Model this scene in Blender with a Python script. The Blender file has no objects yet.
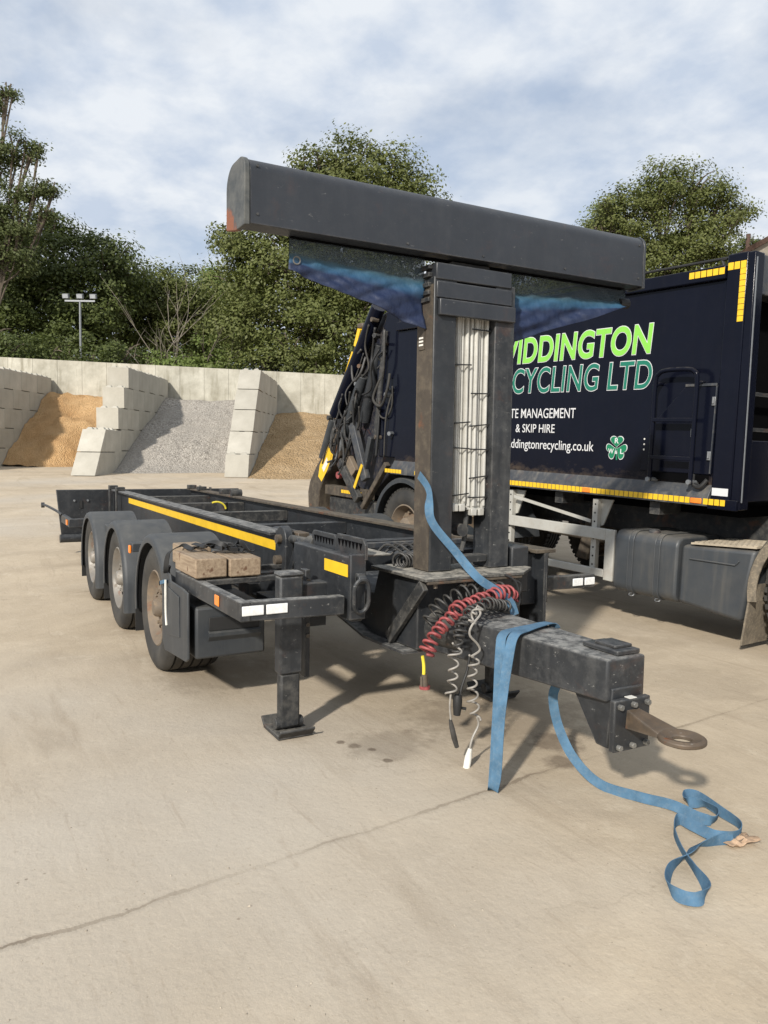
import bpy, bmesh, math, random
from mathutils import Vector as V, Matrix, noise

random.seed(7)
S = bpy.context.scene
COL = S.collection
rad = math.radians

# ------------------------------------------------------------------ camera
CAM = V((3.43, -2.41, 1.49))
RX = V((0.48165017, 0.87623293, 0.0151317))      # image right
RY = V((0.0729773, -0.02289592, -0.99707076))    # image down
RZ = V((-0.87331977, 0.48134357, -0.07497293))   # view direction
FPX = 777.855
cd = bpy.data.cameras.new('camera')
cam = bpy.data.objects.new('camera', cd); COL.objects.link(cam)
m = Matrix((RX, -RY, -RZ)).transposed().to_4x4(); m.translation = CAM
cam.matrix_world = m
cd.sensor_fit = 'VERTICAL'; cd.sensor_height = 24; cd.sensor_width = 18
cd.lens = FPX / 1024 * 24
cd.clip_start = .05; cd.clip_end = 2000
S.camera = cam

# ------------------------------------------------------------------ light
SUN_EL = 31.0
hd = V((.6, -.8, 0)).normalized()                # towards the sun
sdir = hd * math.cos(rad(SUN_EL)) + V((0, 0, math.sin(rad(SUN_EL))))
sl = bpy.data.lights.new('sun', 'SUN'); sl.energy = 3.9; sl.angle = rad(2.6); sl.color = (1, .945, .86)
so = bpy.data.objects.new('sun', sl); COL.objects.link(so)
so.rotation_euler = sdir.to_track_quat('Z', 'Y').to_euler(); so.location = (0, 0, 30)

W = bpy.data.worlds.new('World'); S.world = W; W.use_nodes = True
nt = W.node_tree; nt.nodes.clear()
def wn(t, **k):
    n = nt.nodes.new(t)
    for a, b in k.items(): setattr(n, a, b)
    return n
lk = nt.links.new
out = wn('ShaderNodeOutputWorld'); bg = wn('ShaderNodeBackground'); bg.inputs[1].default_value = .1
sky = wn('ShaderNodeTexSky', sky_type='NISHITA', sun_disc=False)
sky.sun_elevation = rad(SUN_EL); sky.sun_rotation = math.atan2(sdir.x, sdir.y)
tc = wn('ShaderNodeTexCoord'); sp = wn('ShaderNodeSeparateXYZ'); lk(tc.outputs['Generated'], sp.inputs[0])
zc = wn('ShaderNodeMath', operation='MAXIMUM'); lk(sp.outputs[2], zc.inputs[0]); zc.inputs[1].default_value = 0
zz = wn('ShaderNodeMath', operation='ADD'); lk(zc.outputs[0], zz.inputs[0]); zz.inputs[1].default_value = .22
dv = wn('ShaderNodeVectorMath', operation='SCALE')
iv = wn('ShaderNodeMath', operation='DIVIDE'); iv.inputs[0].default_value = 1; lk(zz.outputs[0], iv.inputs[1])
lk(tc.outputs['Generated'], dv.inputs[0]); lk(iv.outputs[0], dv.inputs['Scale'])
n1 = wn('ShaderNodeTexNoise'); n1.inputs['Scale'].default_value = 1.5; n1.inputs['Detail'].default_value = 7; n1.inputs['Roughness'].default_value = .52; n1.inputs['Distortion'].default_value = .25
lk(dv.outputs[0], n1.inputs['Vector'])
cov = wn('ShaderNodeMapRange'); cov.inputs[1].default_value = .26; cov.inputs[2].default_value = .50; lk(n1.outputs[0], cov.inputs[0])
n2 = wn('ShaderNodeTexNoise'); n2.inputs['Scale'].default_value = 5.2; n2.inputs['Detail'].default_value = 7; n2.inputs['Roughness'].default_value = .56; n2.inputs['Distortion'].default_value = .1
lk(dv.outputs[0], n2.inputs['Vector'])
cr = wn('ShaderNodeValToRGB'); lk(n2.outputs[0], cr.inputs[0])
cr.color_ramp.elements[0].position = .37; cr.color_ramp.elements[0].color = (4.9, 5.6, 6.7, 1)
cr.color_ramp.elements[1].position = .61; cr.color_ramp.elements[1].color = (7.0, 7.35, 7.8, 1)
mx = wn('ShaderNodeMix', data_type='RGBA')
lk(cov.outputs[0], mx.inputs[0]); lk(sky.outputs[0], mx.inputs[6]); lk(cr.outputs[0], mx.inputs[7])
# thin high cloud over the open patches
mx2 = wn('ShaderNodeMix', data_type='RGBA'); mx2.inputs[0].default_value = .62
mx2.inputs[6].default_value = (0, 0, 0, 1)
lk(mx.outputs[2], mx2.inputs[7]); lk(cr.outputs[0], mx2.inputs[6])
mx2.inputs[0].default_value = .62
lk(mx2.outputs[2], bg.inputs[0]); lk(bg.outputs[0], out.inputs[0])

S.view_settings.view_transform = 'Standard'; S.view_settings.look = 'None'
S.view_settings.exposure = 0.25; S.view_settings.gamma = 1
S.render.engine = 'CYCLES'

# ------------------------------------------------------------------ placing helpers
def ray(px, py): return RX * ((px - 384) / FPX) + RY * ((py - 512) / FPX) + RZ
def atX(px, py, x): r = ray(px, py); return CAM + r * ((x - CAM.x) / r.x)
def atY(px, py, y): r = ray(px, py); return CAM + r * ((y - CAM.y) / r.y)
def atZ(px, py, z): r = ray(px, py); return CAM + r * ((z - CAM.z) / r.z)
def atD(px, py, d): return CAM + ray(px, py) * d
def depth(x, y): return (V((x, y, 0)) - V((CAM.x, CAM.y, 0))).dot(RZ) + .11
def gz(x, y):
    d = depth(x, y) - 8.0
    if d <= -1: return 0.0
    if d < 1: return .034 * (d + 1) ** 2 / 4
    if d > 32: return .034 * 32 + .004 * (d - 32)
    return .034 * d

# ------------------------------------------------------------------ materials
def newmat(name):
    mt = bpy.data.materials.new(name); mt.use_nodes = True
    t = mt.node_tree; b = t.nodes['Principled BSDF']
    return mt, t, b
class N:
    def __init__(s, t): s.t = t
    def node(s, ty, **k):
        n = s.t.nodes.new(ty)
        for a, b in k.items(): setattr(n, a, b)
        return n
    def link(s, a, b): s.t.links.new(a, b)
    def coord(s, scale=(1, 1, 1)):
        c = s.node('ShaderNodeTexCoord'); mp = s.node('ShaderNodeMapping'); mp.inputs['Scale'].default_value = scale
        s.link(c.outputs['Object'], mp.inputs[0]); return mp.outputs[0]
    def noise(s, vec, sc, det=5, rough=.55, dist=0):
        n = s.node('ShaderNodeTexNoise'); n.inputs['Scale'].default_value = sc; n.inputs['Detail'].default_value = det
        n.inputs['Roughness'].default_value = rough; n.inputs['Distortion'].default_value = dist
        s.link(vec, n.inputs['Vector']); return n.outputs[0]
    def rng(s, v, a, b, c=0., d=1.):
        n = s.node('ShaderNodeMapRange'); s.link(v, n.inputs[0])
        for i, q in enumerate((a, b, c, d)): n.inputs[i + 1].default_value = q
        return n.outputs[0]
    def math(s, op, a, b=None):
        n = s.node('ShaderNodeMath', operation=op)
        for i, q in enumerate((a, b)):
            if q is None: continue
            if isinstance(q, (int, float)): n.inputs[i].default_value = q
            else: s.link(q, n.inputs[i])
        return n.outputs[0]
    def mix(s, f, a, b, blend='MIX'):
        n = s.node('ShaderNodeMix', data_type='RGBA', blend_type=blend)
        for i, q in ((0, f), (6, a), (7, b)):
            if isinstance(q, (int, float)): n.inputs[i].default_value = q
            elif isinstance(q, tuple): n.inputs[i].default_value = (*q, 1) if len(q) == 3 else q
            else: s.link(q, n.inputs[i])
        return n.outputs[2]
    def bump(s, h, strength, dist, bsdf):
        n = s.node('ShaderNodeBump'); n.inputs['Strength'].default_value = strength; n.inputs['Distance'].default_value = dist
        s.link(h, n.inputs['Height']); s.link(n.outputs[0], bsdf.inputs['Normal'])

def paint(name, col, rough=.45, dust=.5, dustcol=(.30, .26, .20), var=.25, rust=0., chips=.0, metal=0., updust=.6, sc=1., spec=.5, streak=0., edge=0., soft=False):
    """painted metal with grime, dust lying on faces that look up, rust spots and pale scratches"""
    mt, t, b = newmat(name); n = N(t); c = n.coord((sc, sc, sc))
    base = n.mix(n.rng(n.noise(c, 3.5, 5), .35, .7), tuple(q * (1 - var) for q in col), tuple(min(1, q * (1 + var)) for q in col))
    geo = n.node('ShaderNodeNewGeometry'); sp = n.node('ShaderNodeSeparateXYZ'); n.link(geo.outputs['Normal'], sp.inputs[0])
    up = n.rng(sp.outputs[2], .3, .95)
    d1 = n.rng(n.noise(c, 5 if soft else 13, 10, .62 if soft else .72), .3 if soft else .47, .9 if soft else .72)
    du = n.math('MULTIPLY', n.math('MULTIPLY', up, updust), n.rng(n.noise(c, 7 if soft else 16, 9, .6 if soft else .72), .2 if soft else .40, .8 if soft else .62, .12, 1))
    dd = n.math('MAXIMUM', n.math('MULTIPLY', d1, dust), du)
    colr = n.mix(dd, base, dustcol)
    if streak:
        cs = n.coord((14, 14, 1.1))
        colr = n.mix(n.math('MULTIPLY', n.rng(n.noise(cs, 1, 4), .52, .75), streak), colr, dustcol)
    if rust:
        colr = n.mix(n.math('MULTIPLY', n.rng(n.noise(c, 4.2, 10, .72, .4), .57, .66), rust), colr, n.mix(n.noise(c, 40, 4), (.10, .035, .015), (.26, .10, .04)))
    if chips:
        colr = n.mix(n.math('MULTIPLY', n.rng(n.noise(n.coord((sc * 9, sc * 9, sc * 22)), 2.2, 8, .75), .63, .70), chips), colr, (.42, .41, .38))
    if edge:
        bv = n.node('ShaderNodeBevel'); bv.samples = 4; bv.inputs[0].default_value = .014
        dt = n.node('ShaderNodeVectorMath', operation='DOT_PRODUCT'); n.link(bv.outputs[0], dt.inputs[0]); n.link(geo.outputs['Normal'], dt.inputs[1])
        em = n.math('MULTIPLY', n.rng(dt.outputs['Value'], .99, .90, 0, 1), n.rng(n.noise(c, 11, 7, .7), .42, .62))
        colr = n.mix(n.math('MULTIPLY', em, edge), colr, (.20, .19, .175))
    n.link(colr, b.inputs['Base Color'])
    n.link(n.rng(dd, 0, .6, rough, .9), b.inputs['Roughness'])
    b.inputs['Metallic'].default_value = metal; b.inputs['Specular IOR Level'].default_value = spec
    n.bump(n.noise(c, 60, 4), .12, .004, b)
    return mt

def plain(name, col, rough=.5, metal=0., emis=None, var=.12, sc=12, bump=.05, alpha=None):
    mt, t, b = newmat(name); n = N(t); c = n.coord()
    f = n.noise(c, sc, 5)
    n.link(n.mix(n.rng(f, .3, .7), tuple(q * (1 - var) for q in col), tuple(min(1, q * (1 + var)) for q in col)), b.inputs['Base Color'])
    b.inputs['Roughness'].default_value = rough; b.inputs['Metallic'].default_value = metal
    if bump: n.bump(n.noise(c, sc * 6, 4), bump, .003, b)
    if alpha is not None: b.inputs['Alpha'].default_value = alpha
    return mt

M = {}
M['steel'] = paint('charcoal_painted_steel', (.021, .0235, .027), .42, .14, (.128, .129, .128), rust=.08, chips=.55, updust=.5, edge=.55, streak=.10)
M['eye'] = paint('worn_towing_eye', (.105, .080, .058), .5, .45, (.23, .15, .085), rust=1.2, chips=1., metal=.2, updust=.3, edge=.5, sc=1.15)
M['steel_clean'] = paint('anthracite_steel', (.027, .030, .036), .36, .07, (.13, .13, .128), var=.12, chips=.25, updust=.4, rust=.06, edge=.35, streak=.06)
M['steel_dirty'] = paint('grimy_steel', (.024, .025, .026), .6, .45, (.18, .168, .145), rust=.4, chips=.6, updust=.8, edge=.5)
M['drawbar'] = paint('scuffed_drawbar_paint', (.024, .0265, .030), .5, .18, (.25, .245, .23), rust=.14, chips=1., updust=1.15, edge=.6, streak=.12)
M['brown_dirt'] = paint('brown_caked_steel', (.060, .048, .036), .8, .7, (.165, .135, .095), rust=.8, updust=.7, streak=.4)
M['bare_rust'] = paint('worn_rusty_steel', (.105, .085, .065), .55, .5, (.22, .16, .10), rust=1.2, chips=1., metal=.3, updust=.4, edge=.5, sc=2.2)
M['deck'] = paint('dusty_deck_steel', (.05, .05, .048), .6, .6, (.34, .315, .265), rust=.35, updust=1.3, edge=.4)
M['plastic'] = paint('grey_black_plastic', (.028, .033, .039), .5, .16, (.20, .19, .165), var=.06, updust=.42, edge=.2, streak=.12, soft=True)
M['rubber'] = paint('tyre_rubber', (.020, .020, .020), .75, .5, (.14, .125, .10), updust=.5, var=.1, soft=True)
M['rim'] = paint('dusty_wheel_rim', (.17, .135, .10), .7, .9, (.27, .20, .13), rust=.7, updust=.4)
M['rim_light'] = paint('silver_wheel_rim', (.25, .235, .21), .5, .8, (.24, .19, .14), rust=.7, updust=.4, metal=.3)
M['yellow'] = plain('yellow_reflective_tape', (.80, .50, .02), .45, var=.08)
M['white_refl'] = plain('white_reflector', (.78, .78, .76), .25, var=.12, sc=60)
M['orange'] = plain('amber_reflector', (.85, .24, .03), .25, var=.1)
M['alu'] = paint('aluminium_slats', (.52, .51, .47), .42, .4, (.30, .28, .23), var=.08, metal=.15, updust=.3, streak=.5, sc=1.5)
M['strap'] = paint('blue_webbing', (.082, .165, .255), .85, .55, (.17, .225, .27), var=.2, updust=.25, sc=4, spec=.15)
M['black'] = plain('black_rubber', (.018, .018, .018), .6)
M['dark'] = plain('shade_black', (.003, .003, .0035), 1., bump=0); M['dark'].node_tree.nodes['Principled BSDF'].inputs['Specular IOR Level'].default_value = .05  # near-black without gloss, shade inside openings put into the colour
M['red_hose'] = plain('red_hose', (.27, .060, .060), .5, var=.45, sc=26)
M['grey_cable'] = plain('grey_cable', (.30, .28, .25), .5, var=.25, sc=20)
M['dark_cable'] = plain('black_cable', (.05, .048, .045), .5, var=.5, sc=20)
M['yellow_pl'] = plain('yellow_sleeve', (.75, .62, .05), .5)
M['white_pl'] = plain('white_plastic', (.72, .70, .64), .5, var=.2)
M['navy'] = paint('navy_truck_paint', (.0046, .0058, .0125), .16, .015, (.10, .09, .08), var=.08, updust=.5, streak=.012, spec=.13)
def navy_body():
    mt = paint('navy_body_paint', (.0046, .0058, .0125), .16, .015, (.10, .09, .08), var=.08, updust=.5, streak=.012, spec=.13)
    t = mt.node_tree; n = N(t); b = t.nodes['Principled BSDF']; c = n.coord()
    sp = n.node('ShaderNodeSeparateXYZ'); n.link(c, sp.inputs[0])
    h = n.math('ADD', sp.outputs[2], n.math('MULTIPLY', n.math('SUBTRACT', n.noise(n.coord((2.2, 2.2, 5)), 1.6, 7, .65), .5), .42))
    f = n.math('MULTIPLY', n.rng(h, 1.255, 1.34, 1, 0), n.rng(n.noise(c, 22, 6, .7), .35, .6))
    src = b.inputs['Base Color'].links[0].from_socket
    n.link(n.mix(n.math('MULTIPLY', f, .6), src, (.115, .085, .06)), b.inputs['Base Color'])
    n.link(n.rng(f, 0, .6, .16, .85), b.inputs['Roughness'])
    h2 = n.noise(n.coord((.9, .9, .5)), 1.5, 3); n.bump(h2, .10, .05, b)
    return mt
M['navy_body'] = navy_body()
M['navy_dirty'] = paint('dirty_navy_paint', (.014, .016, .026), .45, .6, (.13, .11, .085), var=.2, updust=.7, rust=.5, streak=.25)
M['grey_panel'] = paint('slate_grey_panel', (.040, .045, .054), .45, .3, (.27, .24, .19), var=.15, updust=.5, streak=.35, rust=.15)
M['tank'] = paint('slate_plastic_tank', (.042, .049, .057), .45, .16, (.24, .21, .165), soft=True, streak=.15, var=.08, updust=.65, sc=.8)
M['sideguard'] = paint('cream_grey_guard', (.44, .43, .39), .5, .45, (.32, .28, .22), var=.06, updust=.3, chips=.0, rust=.12)
M['tread'] = paint('dusty_step_tread', (.42, .36, .27), .8, .8, (.52, .44, .32), updust=.8)
M['flap'] = paint('mud_caked_flap', (.17, .145, .11), .9, .9, (.33, .27, .19), updust=.5, sc=3)
M['green_txt'] = plain('lime_lettering', (.235, .60, .075), .4, var=.03)
M['teal_txt'] = plain('teal_lettering', (.007, .165, .105), .4, var=.03)
M['white_txt'] = plain('white_lettering', (.66, .66, .66), .4, var=.02)
M['clover'] = plain('clover_green', (.006, .19, .085), .4, var=.03)
M['glass'] = plain('dark_cab_glass', (.02, .025, .03), .05)
M['wood'] = None
def wood():
    mt, t, b = newmat('weathered_timber'); n = N(t)
    c = n.coord((2.2, 22, 22)); f = n.noise(c, 2.2, 6, .6, .6)
    col = n.mix(n.rng(f, .3, .7), (.20, .14, .09), (.37, .285, .195))
    col = n.mix(n.rng(n.noise(n.coord(), 17, 3), .62, .70), col, (.13, .07, .04))
    n.link(col, b.inputs['Base Color']); b.inputs['Roughness'].default_value = .8
    n.bump(f, .3, .004, b); return mt
M['wood'] = wood()

def tarpmat(name, c1, c2, alpha=None, rough=.35):
    mt, t, b = newmat(name); n = N(t); c = n.coord()
    col = n.mix(n.rng(n.noise(c, 7, 7, .65), .35, .68), c1, c2)
    n.link(col, b.inputs['Base Color']); b.inputs['Roughness'].default_value = rough
    n.bump(n.noise(n.coord((3, 1.5, 5)), 4, 4), .5, .03, b)
    if alpha: b.inputs['Alpha'].default_value = alpha
    return mt
M['tarp_band'] = tarpmat('light_blue_tag', (.022, .10, .20), (.05, .17, .29))
def tarp_all():
    mt, t, b = newmat('blue_tarpaulin'); n = N(t); c = n.coord()
    at = n.node('ShaderNodeAttribute'); at.attribute_name = 'band'
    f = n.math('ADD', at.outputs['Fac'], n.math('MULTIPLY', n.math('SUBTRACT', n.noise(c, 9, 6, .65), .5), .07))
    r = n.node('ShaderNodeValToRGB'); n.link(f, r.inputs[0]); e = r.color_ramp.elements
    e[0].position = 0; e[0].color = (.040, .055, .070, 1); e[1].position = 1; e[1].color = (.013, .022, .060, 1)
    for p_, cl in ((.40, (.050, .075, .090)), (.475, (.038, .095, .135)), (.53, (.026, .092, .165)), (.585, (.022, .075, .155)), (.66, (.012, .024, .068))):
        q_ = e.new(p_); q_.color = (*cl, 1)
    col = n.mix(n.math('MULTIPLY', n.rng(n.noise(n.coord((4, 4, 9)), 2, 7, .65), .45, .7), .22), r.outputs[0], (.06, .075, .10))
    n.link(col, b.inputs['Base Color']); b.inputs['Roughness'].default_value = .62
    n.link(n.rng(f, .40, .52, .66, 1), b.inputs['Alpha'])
    n.bump(n.noise(n.coord((9, 5, 4)), 2.6, 5), .35, .03, b)
    return mt
M['tarp'] = tarp_all()

def concrete(name, c1, c2, stain=(.20, .17, .12), stainamt=.5, bump=.3, sc=1.):
    mt, t, b = newmat(name); n = N(t); c = n.coord((sc, sc, sc))
    col = n.mix(n.rng(n.noise(c, 1.3, 8, .62), .3, .72), c1, c2)
    cs = n.coord((2.2 * sc, 2.2 * sc, .28 * sc))
    col = n.mix(n.math('MULTIPLY', n.rng(n.noise(cs, 1.5, 6, .65, .3), .52, .75), stainamt), col, stain)
    col = n.mix(n.math('MULTIPLY', n.rng(n.noise(c, 24, 5, .7), .58, .75), .35), col, tuple(q * .6 for q in c1))
    oi = n.node('ShaderNodeObjectInfo')
    col = n.mix(n.rng(oi.outputs['Random'], 0, 1, 0, .36), col, tuple(q * .6 for q in c1))
    n.link(col, b.inputs['Base Color']); b.inputs['Roughness'].default_value = .92; b.inputs['Specular IOR Level'].default_value = .25
    n.bump(n.noise(c, 9, 8, .65), bump, .03, b)
    return mt
M['block'] = concrete('precast_block_concrete', (.40, .375, .315), (.53, .50, .43), stainamt=.16)
M['wall'] = concrete('cast_wall_concrete', (.33, .31, .25), (.60, .575, .49), (.20, .18, .125), .85, .35)

def ground_mat():
    mt, t, b = newmat('dusty_concrete_yard'); n = N(t); c = n.coord()
    col = n.mix(n.rng(n.noise(c, .8, 10, .68, .6), .34, .66), (.405, .330, .238), (.540, .448, .328))
    col = n.mix(n.math('MULTIPLY', n.rng(n.noise(c, 1.4, 9, .68, .5), .55, .75), .5), col, (.36, .295, .22))
    col = n.mix(n.math('MULTIPLY', n.rng(n.noise(c, 5, 9, .72, .8), .54, .70), .45), col, (.61, .525, .40))
    col = n.mix(n.math('MULTIPLY', n.rng(n.noise(c, .22, 4), .46, .66), .7), col, (.47, .425, .36))
    # dusty streaks left by tyres further back
    cs = n.coord((.35, 2.6, 1)); col = n.mix(n.math('MULTIPLY', n.rng(n.noise(cs, 1.1, 6, .6, 1.), .56, .72), .35), col, (.25, .19, .13))
    # aggregate and grit
    col = n.mix(n.math('MULTIPLY', n.rng(n.noise(c, 55, 6, .7), .54, .72), .38), col, (.27, .215, .155))
    col = n.mix(n.math('MULTIPLY', n.rng(n.noise(c, 130, 3, .6), .58, .72), .5), col, (.58, .50, .39))
    vo = n.node('ShaderNodeTexVoronoi'); vo.inputs['Scale'].default_value = 9; n.link(c, vo.inputs['Vector'])
    spk = n.math('MULTIPLY', n.rng(vo.outputs['Distance'], .03, .07, 1, 0), n.rng(n.noise(c, 2.2, 2), .48, .6))
    col = n.mix(n.math('MULTIPLY', spk, .6), col, (.15, .115, .085))
    # fine scuffs running every way
    for ang, amt in ((.5, .16), (2.1, .14), (1.3, .12), (2.75, .12)):
        mp = n.node('ShaderNodeMapping'); mp.inputs['Rotation'].default_value = (0, 0, ang); mp.inputs['Scale'].default_value = (2.2, 34, 1)
        tcn = n.node('ShaderNodeTexCoord'); n.link(tcn.outputs['Object'], mp.inputs[0])
        col = n.mix(n.math('MULTIPLY', n.rng(n.noise(mp.outputs[0], 1, 5, .7, .8), .60, .72), amt), col, (.62, .545, .44))
    # broken hairline cracks and dark scuffs
    vc = n.node('ShaderNodeTexVoronoi', feature='DISTANCE_TO_EDGE'); vc.inputs['Scale'].default_value = .8
    dn = n.node('ShaderNodeTexNoise'); dn.inputs['Scale'].default_value = 2.4; dn.inputs['Detail'].default_value = 6; n.link(c, dn.inputs['Vector'])
    va = n.node('ShaderNodeVectorMath', operation='ADD'); n.link(c, va.inputs[0]); n.link(dn.outputs['Color'], va.inputs[1]); n.link(va.outputs[0], vc.inputs['Vector'])
    ck = n.math('MULTIPLY', n.rng(vc.outputs['Distance'], .0, .010, 1, 0), n.rng(n.noise(c, .9, 3), .52, .62))
    col = n.mix(n.math('MULTIPLY', ck, .16), col, (.22, .17, .12))
    mp2 = n.node('ShaderNodeMapping'); mp2.inputs['Rotation'].default_value = (0, 0, .9); mp2.inputs['Scale'].default_value = (1.2, 9, 1)
    tc2 = n.node('ShaderNodeTexCoord'); n.link(tc2.outputs['Object'], mp2.inputs[0])
    col = n.mix(n.math('MULTIPLY', n.rng(n.noise(mp2.outputs[0], 1.3, 8, .72, 1.2), .57, .72), .42), col, (.29, .225, .165))
    # slab joints (real joints of the cast slabs)
    sp = n.node('ShaderNodeSeparateXYZ'); n.link(c, sp.inputs[0])
    wob = n.math('MULTIPLY', n.math('SUBTRACT', n.noise(c, 2.3, 9, .72), .5), .13)
    u = n.math('ADD', n.math('ADD', sp.outputs[0], n.math('MULTIPLY', sp.outputs[1], .123)), wob)
    uu = n.math('PINGPONG', n.math('ADD', u, -.675), 2.95)
    w_ = n.rng(n.noise(c, 4, 4), .3, .7, .002, .012)
    jn = n.math('LESS_THAN', uu, w_)
    soft = n.rng(uu, 0, .026, 1, 0)
    jm = n.math('MULTIPLY', n.math('MAXIMUM', jn, n.math('MULTIPLY', soft, .4)), n.rng(n.noise(c, 1.1, 4), .40, .62, .12, .95))
    col = n.mix(n.math('MULTIPLY', jm, .68), col, (.135, .10, .068))
    # oil spots and drips under the leg and the drawbar
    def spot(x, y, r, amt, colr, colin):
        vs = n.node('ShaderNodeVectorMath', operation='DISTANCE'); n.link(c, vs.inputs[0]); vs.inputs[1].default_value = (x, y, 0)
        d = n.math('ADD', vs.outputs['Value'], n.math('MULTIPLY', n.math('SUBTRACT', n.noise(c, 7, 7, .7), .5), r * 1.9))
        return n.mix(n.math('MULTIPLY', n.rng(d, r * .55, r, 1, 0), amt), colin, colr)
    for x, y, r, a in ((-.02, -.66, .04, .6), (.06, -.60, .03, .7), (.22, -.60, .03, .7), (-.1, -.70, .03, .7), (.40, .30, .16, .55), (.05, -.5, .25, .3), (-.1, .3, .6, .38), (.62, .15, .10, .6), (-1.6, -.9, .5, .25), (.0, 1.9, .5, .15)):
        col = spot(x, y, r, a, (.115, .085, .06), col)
    n.link(col, b.inputs['Base Color']); b.inputs['Roughness'].default_value = .95; b.inputs['Specular IOR Level'].default_value = .2
    h = n.math('ADD', n.math('MULTIPLY', n.noise(c, 30, 8, .7), .5), n.math('SUBTRACT', n.noise(c, 3, 6), n.math('MULTIPLY', jm, .9)))
    n.bump(h, .55, .014, b)
    return mt
M['ground'] = ground_mat()

def grain(name, c1, c2, c3, sc, bd):
    mt, t, b = newmat(name); n = N(t); c = n.coord()
    vo = n.node('ShaderNodeTexVoronoi'); vo.inputs['Scale'].default_value = sc; n.link(c, vo.inputs['Vector'])
    sx = n.node('ShaderNodeSeparateColor'); n.link(vo.outputs['Color'], sx.inputs[0])
    col = n.mix(sx.outputs[0], c1, c2)
    col = n.mix(n.rng(n.noise(c, .9, 7, .6), .42, .7), col, c3)
    n.link(col, b.inputs['Base Color']); b.inputs['Roughness'].default_value = .95; b.inputs['Specular IOR Level'].default_value = .15
    h = n.math('ADD', n.noise(c, sc * .3, 6, .7), n.math('MULTIPLY', vo.outputs['Distance'], -.8))
    n.bump(h, .9, bd, b)
    return mt
M['sand'] = grain('orange_builders_sand', (.66, .41, .195), (.76, .51, .27), (.56, .33, .15), 26, .12)
M['sand2'] = grain('coarse_brown_sand', (.40, .28, .155), (.52, .375, .22), (.36, .245, .13), 14, .12)
M['gravel'] = grain('grey_gravel', (.22, .20, .175), (.50, .46, .405), (.36, .33, .29), 20, .05)

def leafmat(name, c1, c2, c3):
    mt, t, b = newmat(name); n = N(t)
    g = n.node('ShaderNodeNewGeometry'); c = n.coord()
    col = n.mix(g.outputs['Random Per Island'], c1, c2)
    col = n.mix(n.rng(n.noise(c, .55, 3), .42, .68), col, c3)
    t.nodes.remove(b)
    d = n.node('ShaderNodeBsdfPrincipled'); d.inputs['Roughness'].default_value = .55; d.inputs['Specular IOR Level'].default_value = .3
    tr = n.node('ShaderNodeBsdfTranslucent'); ms = n.node('ShaderNodeMixShader'); ms.inputs[0].default_value = .28
    n.link(col, d.inputs['Base Color']); n.link(n.mix(.5, col, (.12, .17, .02)), tr.inputs[0])
    n.link(d.outputs[0], ms.inputs[1]); n.link(tr.outputs[0], ms.inputs[2])
    n.link(ms.outputs[0], t.nodes['Material Output'].inputs[0])
    return mt
M['leaf_dark'] = leafmat('dark_green_leaves', (.066, .086, .024), (.132, .158, .046), (.080, .100, .030))
M['leaf_mid'] = leafmat('mid_green_leaves', (.094, .114, .030), (.182, .200, .064), (.122, .134, .044))
M['leaf_light'] = leafmat('light_green_leaves', (.12, .17, .035), (.19, .24, .07), (.14, .17, .05))
M['leaf_pale'] = leafmat('pale_green_leaves', (.085, .105, .038), (.15, .17, .068), (.10, .12, .045))
M['bark'] = plain('grey_bark', (.12, .095, .07), .9, var=.35, sc=5, bump=.4)
M['twig'] = plain('pale_dead_wood', (.22, .19, .15), .9, var=.3, sc=5, bump=.2)
M['galv'] = plain('galvanised_steel', (.24, .25, .26), .45, .5)
M['bolt'] = plain('dull_bolt', (.20, .195, .18), .5, .4, var=.4)
M['lamp'] = plain('floodlight_glass', (.40, .42, .44), .3)
M['roof'] = plain('brown_roof_tiles', (.10, .06, .045), .85, var=.3, sc=6, bump=.4)
M['render'] = plain('beige_house_wall', (.27, .24, .195), .9, var=.12, sc=3, bump=.2)
M['grit'] = plain('grit_stone', (.36, .31, .24), .9, var=.5, sc=30, bump=0)
M['paper'] = plain('brown_paper', (.42, .29, .19), .9, var=.35, sc=25, bump=.6)

def capmat():
    mt, t, b = newmat('scraped_end_cap'); n = N(t); c = n.coord()
    sp = n.node('ShaderNodeSeparateXYZ'); n.link(c, sp.inputs[0])
    base = n.mix(n.rng(n.noise(c, 8, 8, .7), .4, .65), (.05, .055, .056), (.12, .12, .11))
    low = n.rng(sp.outputs[2], 2.50, 2.70, 1, 0); fr = n.rng(sp.outputs[0], -.22, -.02, 1, 0)
    f = n.math('MULTIPLY', n.math('MULTIPLY', low, fr), 1.5)
    f = n.rng(n.math('ADD', f, n.math('MULTIPLY', n.math('SUBTRACT', n.noise(c, 14, 8, .7), .5), 1.2)), .52, .72)
    n.link(n.mix(f, base, (.22, .075, .032)), b.inputs['Base Color']); b.inputs['Roughness'].default_value = .6
    return mt
M['cap'] = capmat()

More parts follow.
